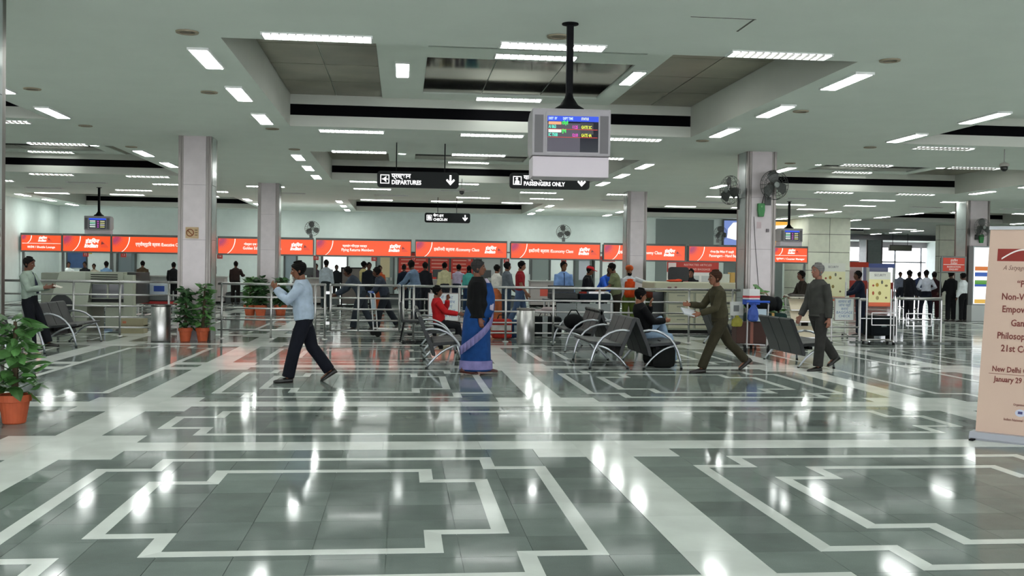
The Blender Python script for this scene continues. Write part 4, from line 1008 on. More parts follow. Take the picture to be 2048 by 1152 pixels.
bag('shopping_bag', 'blue plastic bag hanging on the trolley handle', 'bag', (6.79, 19.1, .62), R(10), [('sack','s',(.12,.07,.32),paint('2A4A98',.5),0), ('handle_loop','t',([(-.06,0,.3),(-.03,0,.4),(.03,0,.4),(.06,0,.3)],.008,6),paint('2C55B8',.4),0)])
bag('newspaper', 'folded newspaper sticking out at the side of the trolley', 'newspaper', (6.52, 19.3, .72), R(25), [('pages','b',(-.16,.16,-.02,.02,0,.27),paint('B9BAB6',.8),.004), ('print_block','b',(-.10,.04,-.023,.02,.08,.2),paint('6A6C6C',.8),0)])
bag('duffel_bag', 'black duffel bag on top of the trolley load', 'bag', (7.2, 19.75, .78), R(-5), [('bag_body','e',((0,0,.16),.38,.2,.17),cloth('0F1112'),0), ('carry_handle','t',([(-.12,-.02,.3),(-.06,-.02,.38),(.06,-.02,.38),(.12,-.02,.3)],.014,6),cloth('8A7460'),0), ('end_cap','e',((.3,0,.16),.1,.17,.15),cloth('15181A'),0)])
bag('suitcase', 'dark green suitcase with an orange strap on the trolley', 'suitcase', (7.25, 19.72, .40), R(-5), [('shell','b',(-.4,.4,-.2,.2,0,.36),cloth('142A28'),.05), ('strap','b',(.08,.13,-.206,.206,0,.365),paint('B08A4A',.6),0), ('carry_handle','t',([(-.1,-.2,.18),(-.08,-.25,.18),(.08,-.25,.18),(.1,-.2,.18)],.012,6),BLACK,0)])
bag('carton', 'reddish brown carton low on the trolley', 'box', (6.85, 19.5, .17), R(-5), [('box','b',(-.3,.3,-.2,.2,0,.42),paint('3E2018',.7),.01), ('tape','b',(-.03,.03,-.203,.203,0,.422),paint('8A5040',.5),0)])
bag('yellow_bag', 'crumpled yellow bag low at the side of the trolley', 'bag', (6.55, 19.35, .5), 0, [('sack','s',(.11,.07,.2),paint('8E8830',.7),0), ('knot','e',((0,0,.22),.03,.03,.04),paint('C8C030',.5),0)])
bag('duffel_bag', 'black rounded bag on the floor under the middle seats', 'bag', (4.22, 16.35, 0), R(88), [('bag_body','b',(-.4,.4,-.2,.2,.01,.36),cloth('141615'),.08), ('carry_handle','t',([(-.12,0,.34),(-.06,0,.42),(.06,0,.42),(.12,0,.34)],.014,6),cloth('141615'),0)])
bag('suitcase', 'dark rolling suitcase tilted beside the man in navy at the right barrier', 'suitcase', (11.56, 23.6, 0), R(5), [('shell','b',(-.36,.36,-.2,.2,.08,.56),cloth('0E1418'),.06), ('wheel','b',(-.3,-.24,-.15,.15,0,.09),RUBBER,0), ('wheel','b',(.24,.3,-.15,.15,0,.09),RUBBER,0), ('badge','b',(-.08,.06,-.205,-.2,.3,.36),paint('5A6A68',.5),0)])
bag('handbag', 'black shoulder bag resting on the far middle seats', 'bag', (3.35, 19.6, .42), 0, [('bag_body','e',((0,0,.14),.2,.14,.15),cloth('0D0E0F'),0), ('strap','t',([(-.12,0,.25),(-.05,0,.36),(.05,0,.36),(.12,0,.25)],.012,6),cloth('0D0E0F'),0)])

# ================================================================== PLANTS
TERRA = mat('terracotta', 'B5532F', .7, noise=.1, scale=12); SOIL = mat('soil', (.02,.015,.01), .95)
LEAF = mat('leaf', (.075,.19,.05), .4, rnd=.35, noise=.15, scale=8); LEAF2 = mat('leaf_dark', (.03,.085,.025), .45, noise=.3, scale=3)
def leafmesh(L=.14, Wd=.09):
    v = []; fs = []
    prof = ((0,.0),(.08,.75),(.3,1.0),(.6,.72),(.85,.3),(1,.0))
    for u, w_ in prof: v += [(u*L, -w_*Wd/2, .10*L*math.sin(u*2.6)-abs(w_)*.012), (u*L, 0, .10*L*math.sin(u*2.6)), (u*L, w_*Wd/2, .10*L*math.sin(u*2.6)-abs(w_)*.012)]
    for i in range(5):
        a = i*3; fs += [(a,a+3,a+4,a+1),(a+1,a+4,a+5,a+2)]
    return v, fs
def leafM(p, yaw, pitch, s, roll=0):
    return Matrix.Translation(p) @ Matrix.Rotation(yaw,4,'Z') @ Matrix.Rotation(-pitch,4,'Y') @ Matrix.Rotation(roll,4,'X') @ Matrix.Scale(s,4)
def pot(t, r=.145, h=.27):
    MB().lathe([(r*.62,0),(r*.68,.01),(r*.88,h*.74),(r*.9,h*.76),(r,h*.77),(r*1.02,h),(r*.9,h),(r*.86,h*.86)], 24).build('pot', TERRA, t, smooth=False)
    MB().lathe([(r*.87,h*.88),(r*.1,h*.9)], 20).build('soil', SOIL, t)
LV, LF = leafmesh()
def plant(label, loc, H, spread, n, single, rs, r=.145, h=.27, lean=0.0):
    rnd_ = random.Random(rs); t = thing('potted_plant', label, 'plant', loc, 0, 'plants in terracotta pots'); pot(t, r, h)
    MB().tube([(0,0,h*.8),(.01+lean*.3,0,h+H*.4),(lean*.8,.01,h+H*.95)], [.035,.03,.016], 8).build('stem', mat('moss_stick', (.06,.04,.02), .9), t)
    q = MB(); proto = None
    for i in range(n):
        u = (i+.5)/n; z = h+H*(.05+.95*u); a = i*2.4+rnd_.uniform(-.4,.4); rad = spread*(1.05-.55*u)*rnd_.uniform(.25,.85)
        p = (lean*u+rad*math.cos(a), rad*math.sin(a), z+rnd_.uniform(-.03,.03)); s = rnd_.uniform(.8,1.45)*(r/.145)
        M = leafM(p, a+rnd_.uniform(-.5,.5), rnd_.uniform(-.9,.5), s, rnd_.uniform(-.6,.6))
        if single:
            if proto is None: proto = o_ = MB().add(LV, LF).build('leaf', LEAF, t)
            else: o_ = inst(proto, (0,0,0), t)
            o_.matrix_local = M
        else: q.add([M @ Vector(v) for v in LV], LF)
        if i % 2 == 0: q2 = MB().tube([(lean*u*.8,0,z-.05),p], .004, 4); q2.build('leaf_stalk', LEAF2, t) if single else None
    if not single: q.build('foliage', LEAF2 if rs % 2 else LEAF, t, kind='stuff')
    return t
plant('large leafy plant in a terracotta pot in the left foreground', (-3.70, 10.28, 0), .74, .23, 120, True, 3, .155, .28)
plant('dark slender plant in a terracotta pot, left of the two at the near column', (-4.33, 21.2, 0), .82, .16, 150, False, 5, .14, .28)
plant('light green plant in a terracotta pot, right of the two at the near column', (-4.0, 21.25, 0), .88, .19, 120, False, 8, .14, .28, .04)
plant('potted plant behind the railing, leftmost of the three at the far column', (-4.70, 32.6, 0), .85, .17, 130, False, 12, .2, .33)
plant('potted plant behind the railing, middle one of the three at the far column', (-4.36, 32.5, 0), .85, .17, 130, False, 13, .2, .33)
plant('potted plant behind the railing, rightmost of the three at the far column', (-3.77, 32.7, 0), .85, .2, 130, False, 15, .2, .33)
t = plant('broad-leaved plant behind the loaded trolley', (7.55, 21.15, 0), 1.02, .2, 16, True, 16, .17, .3)
for ch in list(t.children):
    if ch.name.startswith('leaf') and not ch.name.startswith('leaf_stalk'): ch.scale = ch.scale*1.9
plant('low green plant between the trolley and the brochure rack', (7.99, 20.95, 0), .75, .15, 40, False, 18, .15, .28)

# ================================================================== ROLL-UP BANNER
ba = R(-46)
t = thing('roll_up_banner', 'peach roll-up banner with brown lettering at the right edge', 'banner', (5.452, 9.185, 0), ba)
BW_ = .85; lean = .30; HB = 2.03
MB().prism([(-.09,0),(.09,0),(.095,.02),(.075,.075),(-.075,.075),(-.095,.02)], -.01, BW_+.05, 'x').build('base', paint('A9AAB4', .35, metal=.4), t)
for x in (.03, BW_-.0): MB().box(x-.02, x+.02, -.17, .17, 0, .015).build('foot', BLACK, t)
ang = math.atan2(lean, HB)
face = MB().box(.02, BW_+.02, -.004, 0, .06, HB).build('banner_sheet', mat('banner_print', 'D0B4A2', .65), t); face.rotation_euler = (-ang, R(.6), 0)
MB().box(.01, BW_+.03, -.012, .012, HB-.004, HB+.03).build('top_bar', paint('C9CACF', .3, metal=.4), face)
MB().tube([(BW_/2,.06,.05),(BW_/2,.035,HB)], .012, 8).build('support_pole', STEEL, face)
BRN = paint('7A3A34', .7); xc = BW_/2-.025
def bt(s, z, sz, m=BRN, x=None, al='CENTER', sh=0, bo=.0015): text(face, 'banner_text', s, sz, (xc if x is None else x, -.006, z), m, align=al, shear=sh, bold=bo, sx=.8)
plate(face, 'logo_block', .10, BW_-.09, 1.72, 1.84, -.004, paint('8E2A22', .6), .001)
plate(face, 'logo_block', .36, BW_-.09, 1.73, 1.83, -.0055, paint('9AA088', .6), .001)
a_ = MB()
for k in range(8):
    u0, u1 = k/8, (k+1)/8
    a_.prism([(.14+.2*u0, 1.735+.09*math.sin(u0*1.6)), (.14+.2*u1, 1.735+.09*math.sin(u1*1.6)), (.14+.2*u1, 1.75+.09*math.sin(u1*1.6)), (.14+.2*u0, 1.75+.09*math.sin(u0*1.6))], -.008, -.006, 'y')
a_.build('logo_arc', paint('F2EAE4', .6), face)
bt('CONGRESS', 1.78, .075, paint('E6E6DC', .6), .62); bt('A Satyagraha Centenary', 1.655, .062, paint('8A6A60', .7), sh=.35, bo=0)
for s, z in (('“Peace,', 1.50), ('Non-Violence &', 1.375), ('Empowerment:', 1.255), ('Gandhian', 1.125), ('Philosophy in the', 1.0), ('21st Century”', .88)): bt(s, z, .09)
bt('New Delhi Convention', .68, .072); plate(face, 'rule', .1, BW_-.06, .634, .638, -.004, BRN, .001); bt('January 29 - 30, 2007', .585, .072)
bt('Organised by', .36, .03, bo=0); MB().prism([(xc+.045*math.cos(k*.45), .285+.035*math.sin(k*.45)) for k in range(14)], -.006, -.004, 'y').build('emblem', paint('C9CBDC', .6), face); plate(face, 'emblem_mark', xc-.02, xc+.02, .275, .3, -.006, paint('4A4A78', .6), .001)
bt('Indian National Congress', .215, .034, bo=0)
# ================================================================== PEOPLE
def V(*a): return Vector(a)
def ring(c, ax, bx, ra, rb, n=14):
    return [c+ax*(ra*math.cos(2*math.pi*k/n))+bx*(rb*math.sin(2*math.pi*k/n)) for k in range(n)]
HAIRM = {}
def hair_mat(c): return mat('hair_'+c, tuple(x*.6 for x in lin(c)), .75, spec=.15, noise=.25, scale=40, stretch=(1,1,.2))
def skin_mat(c): return mat('skin_'+c, c, .5, spec=.35, noise=.05, scale=12)
HEADSEC = ((0,.030,.026,.050),(.08,.044,.044,.042),(.2,.055,.066,.026),(.34,.062,.084,.010),(.5,.068,.094,.003),(.65,.071,.098,-.001),(.8,.066,.090,-.004),(.92,.048,.066,-.007),(1.0,.018,.026,-.008))
def head_r(u):
    for a, b in zip(HEADSEC[:-1], HEADSEC[1:]):
        if a[0] <= u <= b[0]:
            k = (u-a[0])/(b[0]-a[0]); return tuple(a[i]+(b[i]-a[i])*k for i in (1,2,3))
    return HEADSEC[-1][1:]
def remesh(o, vox, it=4):
    m = o.modifiers.new('remesh', 'REMESH'); m.mode = 'VOXEL'; m.voxel_size = vox; m.use_smooth_shade = True
    s = o.modifiers.new('smooth', 'SMOOTH'); s.factor = .5; s.iterations = it
def person(label, loc, face, H=1.68, top='8090A0', bottom='20242C', shoe='15120F', hair='141110', skin='8A5A40', lean=0, legs=((0,0),(0,0)), arms=((5,6,10),(5,6,10)), head=(0,0),
           style='', seat=None, sleeves='long', vox=.017, fat=1.0, loose=1.0, tie=None, cap=None, turban=None, vest=None, collar=None, longhair=False, skirt=None, jacket=0, grip=35, twist=0, nofeet=False, abd=4):
    """face: heading in degrees, 0 looks along +x, 90 away from the camera. legs: (hip flexion, knee flexion) left then right; arms: (flexion, abduction, elbow[, inward]) left then right"""
    t = thing('person', label, 'person', loc, R(face), None)
    s = H/1.68; Rm = Matrix.Rotation
    hipw = .088*s; thL, shL = .405*s, .40*s
    # legs (pelvis at origin for now)
    LJ = []
    for i, sy in enumerate((1, -1)):
        a, k = legs[i][0], legs[i][1]; ab = legs[i][2] if len(legs[i]) > 2 else abd*.6
        hip = V(0, sy*hipw, 0)
        d1 = V(math.sin(R(a)), sy*math.sin(R(ab)), -math.cos(R(a))).normalized(); kn = hip+d1*thL
        d2 = V(math.sin(R(a-k)), sy*math.sin(R(ab))*.3, -math.cos(R(a-k))).normalized(); an = kn+d2*shL
        fp = R(legs[i][3]) if len(legs[i]) > 3 else (0 if a-k > -25 else R(min(50, -(a-k)-10)))
        LJ.append((hip, kn, an, fp))
    zmin = min(min(an.z-.085*s, an.z-.085*s*math.cos(fp)-.17*s*math.sin(fp)) for _, _, an, fp in LJ)
    pz = -zmin if seat is None else seat
    P0 = V(0, 0, pz)
    LJ = [(h_+P0, k_+P0, a_+P0, f_) for h_, k_, a_, f_ in LJ]
    U = V(math.sin(R(lean)), 0, math.cos(R(lean))); Fd_ = V(math.cos(R(lean)), 0, -math.sin(R(lean))); Lt = V(0, 1, 0)
    if twist:
        Lt = V(-math.sin(R(twist)), math.cos(R(twist)), 0); Fd_ = (Matrix.Rotation(R(twist), 3, U) @ Fd_)
    waist = P0+V(0,0,.10*s)+U*.03*s; chest = waist+U*.22*s; nb = waist+U*.41*s; sh0 = waist+U*.345*s
    shw = .170*s*(.93 if style == 'woman' else 1)
    hc = nb+U*.058*s+V(0,0,.0)+Fd_*.015*s           # chin height reference
    # head frame
    hy, hp = R(head[0]), R(head[1])
    Hu = V(0,0,1)*math.cos(hp)*1.0+Fd_.normalized()*math.sin(hp); Hu = (Hu*.75+U*.25).normalized()
    Hf0 = (Fd_-Hu*Fd_.dot(Hu)).normalized(); Hf = Matrix.Rotation(hy, 3, Hu) @ Hf0; Hl = Hu.cross(Hf)
    hh = .225*s; ho = hc-Hu*.01
    def HP(f, l, u): return ho+Hf*(f*s)+Hl*(l*s)+Hu*(u*hh)
    # arms
    AJ = []
    for i, sy in enumerate((1, -1)):
        fl, ab, el = arms[i][:3]; inw = arms[i][3] if len(arms[i]) > 3 else 0
        S = sh0+Lt*(sy*shw)
        base = -U if abs(lean) < 30 else V(0,0,-1)
        d = (base*math.cos(R(fl))+Fd_*math.sin(R(fl))); d = (d*math.cos(R(ab))+Lt*(sy*math.sin(R(ab)))).normalized()
        E = S+d*.285*s
        perp = (Fd_-d*Fd_.dot(d)); perp = perp.normalized() if perp.length > .15 else U.copy()
        perp = (perp*math.cos(R(inw))-Lt*(sy*math.sin(R(inw)))).normalized()
        d2 = (d*math.cos(R(el))+perp*math.sin(R(el))).normalized(); Wp = E+d2*.25*s
        AJ.append((S, E, Wp, d2, perp))
    # ---------------- body: one continuous skin
    b = MB()
    def torso(mb, f, ztop=1.0, low=0):
        secs = ((-.10,.150,.105),(0.02,.158,.115),(.10,.140,.105),(.2,.145,.108),(.3,.168,.112),(.35,.160,.098),(.385,.125,.08),(.415,.082,.066),(.435,.06,.058))
        if low: secs = ((-low,.165,.122),)+secs
        rr = []
        for z, w_, dpt in secs:
            bel = (fat-1)*.8 if .0 <= z <= .2 else (fat-1)*.3
            c = (P0+V(0,0,.10*s+z*s) if z <= 0 else waist+U*(z*s))+Fd_*(bel*.05*s)
            Uax = Fd_ if z > 0 else Fd_
            rr.append(ring(c, Lt, Uax, (w_*(.92 if style == 'woman' and z > .25 else 1)*(1+(fat-1)*.7)+f)*s, (dpt*(1+bel)+f)*s, 16))
        mb.loft(rr)
    torso(b, -.012)
    b.tube([nb-U*.06*s, nb+U*.03*s, ho+Hu*hh*.18-Hf*.018*s], [.066*s,.054*s,.052*s], 12)
    b.loft([ring(HP(o_,0,u), Hl, Hf, w_*s, d_*s, 16) for u, w_, d_, o_ in HEADSEC])
    b.tube([HP(.088,0,.56), HP(.104,0,.44), HP(.112,0,.37), HP(.09,0,.33)], [.010*s,.012*s,.017*s,.012*s], 8)
    b.ball(HP(.083,0,.2), .022*s, .022*s, .012*s, 8, 6, None)
    for sg in (-1, 1): b.ball(HP(-.008,sg*.072,.44), .02*s, .013*s, .033*s, 8, 6)
    for (S, E, Wp, d2, perp), sy in zip(AJ, (1,-1)):
        b.tube([S+U*.0, S+(E-S)*.4, E, E+(Wp-E)*.35, Wp], [.056*s,.048*s,.041*s,.042*s,.029*s], 10)
        # hand: palm, four fingers, thumb
        side = d2.cross(perp).normalized()*sy; pn = perp
        pc = Wp+d2*.045*s
        b.tube([Wp-d2*.01, Wp+d2*.03*s, Wp+d2*.085*s], [(.026*s,.02*s),(.036*s,.017*s),(.037*s,.015*s)], 10)
        kn = Wp+d2*.08*s; ref = V(0,0,1) if abs(d2.z) < .9 else V(1,0,0)
        wid = (ref-d2*ref.dot(d2)).normalized()
        cn = d2.cross(wid).normalized()
        if cn.dot(-Lt*sy) < 0: cn = -cn
        g0 = R(grip)
        for fi, (off, ln) in enumerate(((.028,.07),(.0095,.08),(-.0095,.075),(-.028,.058))):
            p0_ = kn+wid*off*s; e1 = d2*math.cos(g0*.5)+cn*math.sin(g0*.5); e2 = d2*math.cos(g0*1.3)+cn*math.sin(g0*1.3)
            p1_ = p0_+e1*ln*.5*s; b.tube([p0_-d2*.015*s, p0_, p1_, p1_+e2*ln*.5*s], [.0095*s,.0095*s,.009*s,.008*s], 6)
        th0 = Wp+d2*.025*s+wid*.03*s; td = (d2*.7+wid*.6+cn*.35).normalized()
        b.tube([th0-wid*.012, th0+td*.035*s, th0+td*.04*s+(d2*.9+cn*.4).normalized()*.03*s], [.013*s,.011*s,.009*s], 6)
    for (hip, kn, an, fp) in LJ:
        b.tube([hip+V(0,0,.04), hip, hip+(kn-hip)*.4, kn, kn+(an-kn)*.3, an, an-V(0,0,.02)], [.085*s,.085*s,.076*s,.052*s,.052*s,.034*s,.028*s], 10)
        dr = V(math.cos(fp),0,-math.sin(fp)); b.tube([an-V(0,0,.035*s)-dr*.05*s, an-V(0,0,.04*s)+dr*.05*s, an-V(0,0,.05*s)+dr*.15*s], [.022*s,.020*s,.010*s], 8)
    body = b.build('body', skin_mat(skin), t); remesh(body, vox*.62 if vox < .014 else vox*.75, 2)
    # ---------------- clothes
    TM = cloth(top); BM_ = cloth(bottom)
    c = MB(); ease = .012*loose
    torso(c, ease, low=jacket)
    for (S, E, Wp, d2, perp) in AJ:
        if sleeves == 'none': c.tube([S-(E-S)*.08, S+(E-S)*.12], [.072*s,.07*s], 12)
        elif sleeves == 'short': c.tube([S-(E-S)*.05, S+(E-S)*.3, S+(E-S)*.75], [.07*s,(.064+ease*.5)*s,(.062+ease)*s], 12)
        else: c.tube([S-(E-S)*.05, S+(E-S)*.35, E, E+(Wp-E)*.5, Wp-d2*.005], [.07*s,(.060+ease*.5)*s,(.054+ease*.6)*s,(.049+ease*.6)*s,(.038+ease*.7)*s], 12)
    up_ = c.build('vest_shirt' if sleeves == 'none' else 'shirt', TM, t); remesh(up_, vox, 3)
    c = MB()
    if skirt:
        sk = skirt; rr = []
        mid = (LJ[0][2]+LJ[1][2])/2; mid.z = 0
        reach = abs(LJ[0][2].x-LJ[1][2].x)*.5
        for u, w_, d_ in ((0,.16,.16),(.15,.195,.185),(.4,.2,.195),(.7,.195,.19),(.93,.2,.19),(1.0,.2,.185)):
            cz = P0.z+.12*s-(P0.z+.12*s-.045)*u; cc = V(mid.x*u, 0, cz)
            n = 28; rr.append([cc+V((d_*s+reach*.32*u)*math.cos(2*math.pi*k/n)*(1+.05*u*math.sin(5*2*math.pi*k/n)), (w_*s)*math.sin(2*math.pi*k/n)*(1+.05*u*math.cos(7*2*math.pi*k/n)), 0) for k in range(n)])
        c.loft(rr); c.build('skirt', cloth(skirt), t, smooth=True)
    else:
        c.tube([P0+V(0,0,.13*s), P0+V(0,0,.02*s), P0-V(0,0,.09*s)], [(.125*s,.165*s),(.132*s,.172*s),(.10*s,.15*s)], 16)
        for (hip, kn, an, fp) in LJ:
            c.tube([hip+V(0,0,.03), hip-V(0,0,.02), hip+(kn-hip)*.45, kn, kn+(an-kn)*.45, an+(kn-an)*.02-V(0,0,.02*s)], [.098*s,.102*s,(.082+.01*loose)*s,(.066+.01*loose)*s,(.06+.012*loose)*s,(.056+.014*loose)*s], 12)
        tr = c.build('trousers', BM_, t); remesh(tr, vox, 3)
    for (hip, kn, an, fp) in ([] if nofeet else LJ):
        dr = V(math.cos(fp),0,-math.sin(fp)); upv = V(math.sin(fp),0,math.cos(fp)); so = an-V(0,0,.085*s) if fp == 0 else an-upv*.085*s
        rr = []
        for x, w_, h_ in ((-.075,.022,.05),(-.065,.034,.075),(-.02,.037,.085),(.05,.040,.07),(.12,.046,.05),(.17,.040,.04),(.195,.018,.028)):
            cc = so+dr*x*s; rr.append([cc+V(0,1,0)*(w_*s*math.cos(k*math.pi/5))+upv*(h_*s*max(0, math.sin(k*math.pi/5)) if k <= 5 else 0) for k in range(10)])
        sh = MB().loft(rr).build('shoe', mat('leather_'+shoe, shoe, .4), t, smooth=True)
    # ---------------- hair and head wear
    hm = hair_mat(hair)
    if not turban:
        q = MB(); n = 18; rows = []
        sec = ((1.10,180,.0),(1.055,180,.012),(.97,180,.018),(.86,178,.02),(.75,142,.019),(.62,120,.018),(.5,106,.017),(.38,94,.015),(.25,86,.012),(.14,72,.008))
        if longhair: sec = sec[:-2]+((.2,100,.02),(-.05,95,.03),(-.35,85,.035),(-.7,70,.03))
        for u, a, ex in sec:
            w_, d_, o_ = head_r(max(0.2, min(1, u))); w_ = w_+ex if u <= 1 else (.045 if u < 1.08 else .012); d_ = d_+ex if u <= 1 else (.06 if u < 1.08 else .016)
            rows.append([HP(o_-d_*math.cos(R(-a+2*a*k/(n-1))), w_*math.sin(R(-a+2*a*k/(n-1))), u) for k in range(n)])
        for i in range(len(rows)-1):
            m_ = len(q.v); q.v += [tuple(p) for p in rows[i]+rows[i+1]]
            for k in range(n-1): q.f.append((m_+k, m_+k+1, m_+n+k+1, m_+n+k)); q.mi.append(0)
        ho_ = q.build('hair', hm, t, smooth=True); so_ = ho_.modifiers.new('thick', 'SOLIDIFY'); so_.thickness = .012; so_.offset = -1
    if turban:
        q = MB(); q.loft([ring(HP(-.01+o2,0,u), Hl, Hf, w_*s, d_*s, 16) for u, w_, d_, o2 in ((.52,.078,.098,0),(.62,.098,.118,0),(.8,.108,.122,0),(1.0,.098,.112,-.005),(1.14,.06,.075,-.005),(1.18,.02,.03,0))]); q.build('turban', cloth(turban), t, smooth=True)
        q = MB(); q.loft([ring(HP(.035,0,u), Hl, Hf, w_*s, d_*s, 12) for u, w_, d_ in ((-.12,.03,.03),(0,.055,.05),(.15,.062,.062),(.26,.06,.055))]); q.build('beard', hm, t, smooth=True)
    if cap:
        q = MB(); q.loft([ring(HP(-.004,0,u), Hl, Hf, w_*s, d_*s, 16) for u, w_, d_ in ((.62,.086,.112),(.8,.086,.112),(.98,.066,.088),(1.07,.02,.03))])
        q.build('cap', cloth(cap), t, smooth=True); q = MB(); q.prism([(x, y) for x, y in ((-.07,0),(.07,0),(.06,.08),(0,.105),(-.06,.08))], -.006, .006, 'z')
        vi = q.build('cap_visor', cloth(cap), t); vi.matrix_local = Matrix.Translation(HP(.095,0,.66)) @ Matrix(((-Hl.x,Hf.x,Hu.x,0),(-Hl.y,Hf.y,Hu.y,0),(-Hl.z,Hf.z,Hu.z,0),(0,0,0,1)))
    # ---------------- face details
    for sg in (-1, 1):
        MB().ball(HP(.083,sg*.032,.50), .0105*s, .012*s, .0065*s, 8, 6).build('eye', paint('A89C92', .4), t, smooth=True)
        MB().ball(HP(.0945,sg*.032,.50), .004*s, .007*s, .007*s, 8, 6).build('iris', mat('iris', (.02,.012,.008), .2), t, smooth=True)
        MB().tube([HP(.092,sg*.014,.595), HP(.092,sg*.032,.615), HP(.078,sg*.052,.59)], .005*s, 5).build('eyebrow', hm, t)
    MB().tube([HP(.094,-.024,.205), HP(.105,0,.215), HP(.094,.024,.205)], .006*s, 6).build('mouth', mat('lips_'+skin, tuple(x*.6 for x in lin(skin)), .5), t)
    # ---------------- extras
    if tie:
        p0_ = nb-U*.02*s+Fd_*.085*s; p1_ = waist+U*.18*s+Fd_*(.142+.05*(fat-1))*s; p2_ = waist+U*.0*s+Fd_*(.142+.12*(fat-1))*s
        MB().tube([p0_, p1_, p2_], [(.02,.02),(.03,.008),(.036,.006)], 8).build('tie', cloth(tie), t)
    if collar:
        MB().tube([nb-U*.035*s+Fd_*.075*s+Lt*.0, nb+U*.005*s+Lt*.07*s, nb+U*.015*s-Fd_*.06*s, nb+U*.005*s-Lt*.07*s], .016*s, 6, closed=True).build('collar', cloth(collar), t)
    if vest:
        q = MB(); rr = []
        for z, w_, dpt in ((-.12,.178,.135),(0,.17,.13),(.12,.165,.128),(.24,.172,.13),(.33,.165,.12),(.385,.12,.09)):
            cc = P0+V(0,0,.10*s+z*s) if z <= 0 else waist+U*(z*s); rr.append(ring(cc, Lt, Fd_, w_*s*(1+(fat-1)*.7), dpt*s*(1+(fat-1)*.8), 16))
        q.loft(rr); q.build('vest', cloth(vest), t, smooth=True)
    return t, dict(AJ=AJ, P0=P0, nb=nb, U=U, F=Fd_, L=Lt, s=s, waist=waist)
NV = .0125        # finer surface for people near the camera
# ---- the five figures in the open floor
person('man in a pale blue shirt and dark trousers walking left', (-1.29, 13.9, 0), 183, 1.62, 'A9B8C8', '14161F', skin='7A4E38', legs=((17,4,2,0),(-16,22,2,32)), arms=((48,6,95,20),(40,4,100,25)), lean=5, head=(0,14), vox=NV, loose=2.2, fat=1.1, collar='A9B8C8')
w_, J = person('woman in a blue sari and black cardigan walking right', (1.12, 15.1, 0), -4, 1.66, '0E0F10', '1F4FA0', shoe='4A2018', hair='4A4848', skin='7A4E3A', style='woman', legs=((11,2,2,0),(-9,4,2,6)), arms=((-4,4,14),(0,5,12)), vox=NV, fat=1.55, loose=1.5, skirt='1A4078', jacket=.15)
LIL = cloth('7E78A6'); BLU = cloth('1A4078')
def band(z0, z1, k0, k1, m, name, off=.012):
    q = MB(); n = 20; rr = []
    for z in (z0, (z0+z1)/2, z1):
        u = 1-(z-.045)/1.05; d_ = .185+.005*u; ww = .19+.012*u
        rr.append([V(k0+(d_+.05*u+off)*math.cos(2*math.pi*k/n), (ww+off)*math.sin(2*math.pi*k/n), z) for k in range(n)])
    q.loft(rr, cap=False); o = q.build(name, m, w_, smooth=True); return o
band(.07, .20, .0, 0, LIL, 'sari_border', .012)
q = MB()
dg_ = []
for k in range(13):
    u = k/12; a = R(-150+160*u); z = .28+.62*u**1.2
    rr_ = .235+.03*(1-u)
    dg_.append((V(rr_*math.cos(a)*1.05, rr_*math.sin(a), z), V(rr_*math.cos(a)*1.06, rr_*math.sin(a)*1.02, z+.13)))
for k in range(12): q.add([dg_[k][0], dg_[k+1][0], dg_[k+1][1], dg_[k][1]], [(0,1,2,3)])
o = q.build('sari_drape_border', LIL, w_, smooth=True); o.modifiers.new('thick', 'SOLIDIFY').thickness = .008
q = MB(); q.loft([ring(V(.10+.012*k, 0, z), V(0,1,0), V(1,0,0), rw, rd, 16) for k, (z, rw, rd) in enumerate(((.84,.16,.15),(1.0,.155,.155),(1.15,.15,.145),(1.27,.12,.105),(1.35,.06,.06)))]); q.build('sari_front', BLU, w_, smooth=True)
q = MB(); q.tube([V(.12,.06,1.40), V(.20,.0,1.28), V(.225,-.06,1.1), V(.22,-.12,.95)], [(.03,.05),(.02,.06),(.015,.05),(.012,.04)], 8); q.build('sari_pallu', cloth('B9AFC0'), w_, smooth=True)
person('officer in an olive uniform striding left with papers', (4.95, 15.45, 0), 184, 1.64, '3E3A2A', '332F22', shoe='1A1410', hair='4A2E20', skin='8A5A44', legs=((26,2,3,0),(-30,18,3,36)), arms=((30,6,50,15),(42,8,62,10)), lean=8, vox=NV, loose=1.4, jacket=.07, collar='3E3A2A')
o = MB().cbox((0,0,0), .22, .30, .02, 0, .3, .2).build('paper_bundle', paint('C4C8CC', .8), None, loc=(4.45, 15.42, .93)); tag(o, 'white paper bundle held by the striding officer', 'papers')
person('elderly man in a grey buttoned suit walking left', (6.68, 15.75, 0), 196, 1.70, '3E3E3B', '302F2D', shoe='15120F', hair='8E8C8A', skin='8C5E4C', legs=((6,0,2,0),(-22,20,2,28)), arms=((-6,8,14),(10,8,18)), lean=2, vox=NV, loose=1.7, fat=1.06, jacket=.12, collar='454542')
person('man in a grey-green shirt and tie leaning by the left seats', (-6.62, 19.1, 0), -8, 1.64, '8E9C90', '12141A', skin='6A4434', legs=((24,4,3,0),(12,8,3,0)), arms=((25,6,70,20),(20,6,75,20)), lean=-6, head=(0,16), vox=NV, loose=1.5, tie='2A2E3C', collar='8E9C90')
o = MB().cbox((0,0,0), .14, .10, .012, 0, .2, .3).build('ticket', paint('C8C4B8', .8), None, loc=(-6.13, 19.08, 1.13)); tag(o, 'small paper held by the man leaning by the left seats', 'paper')
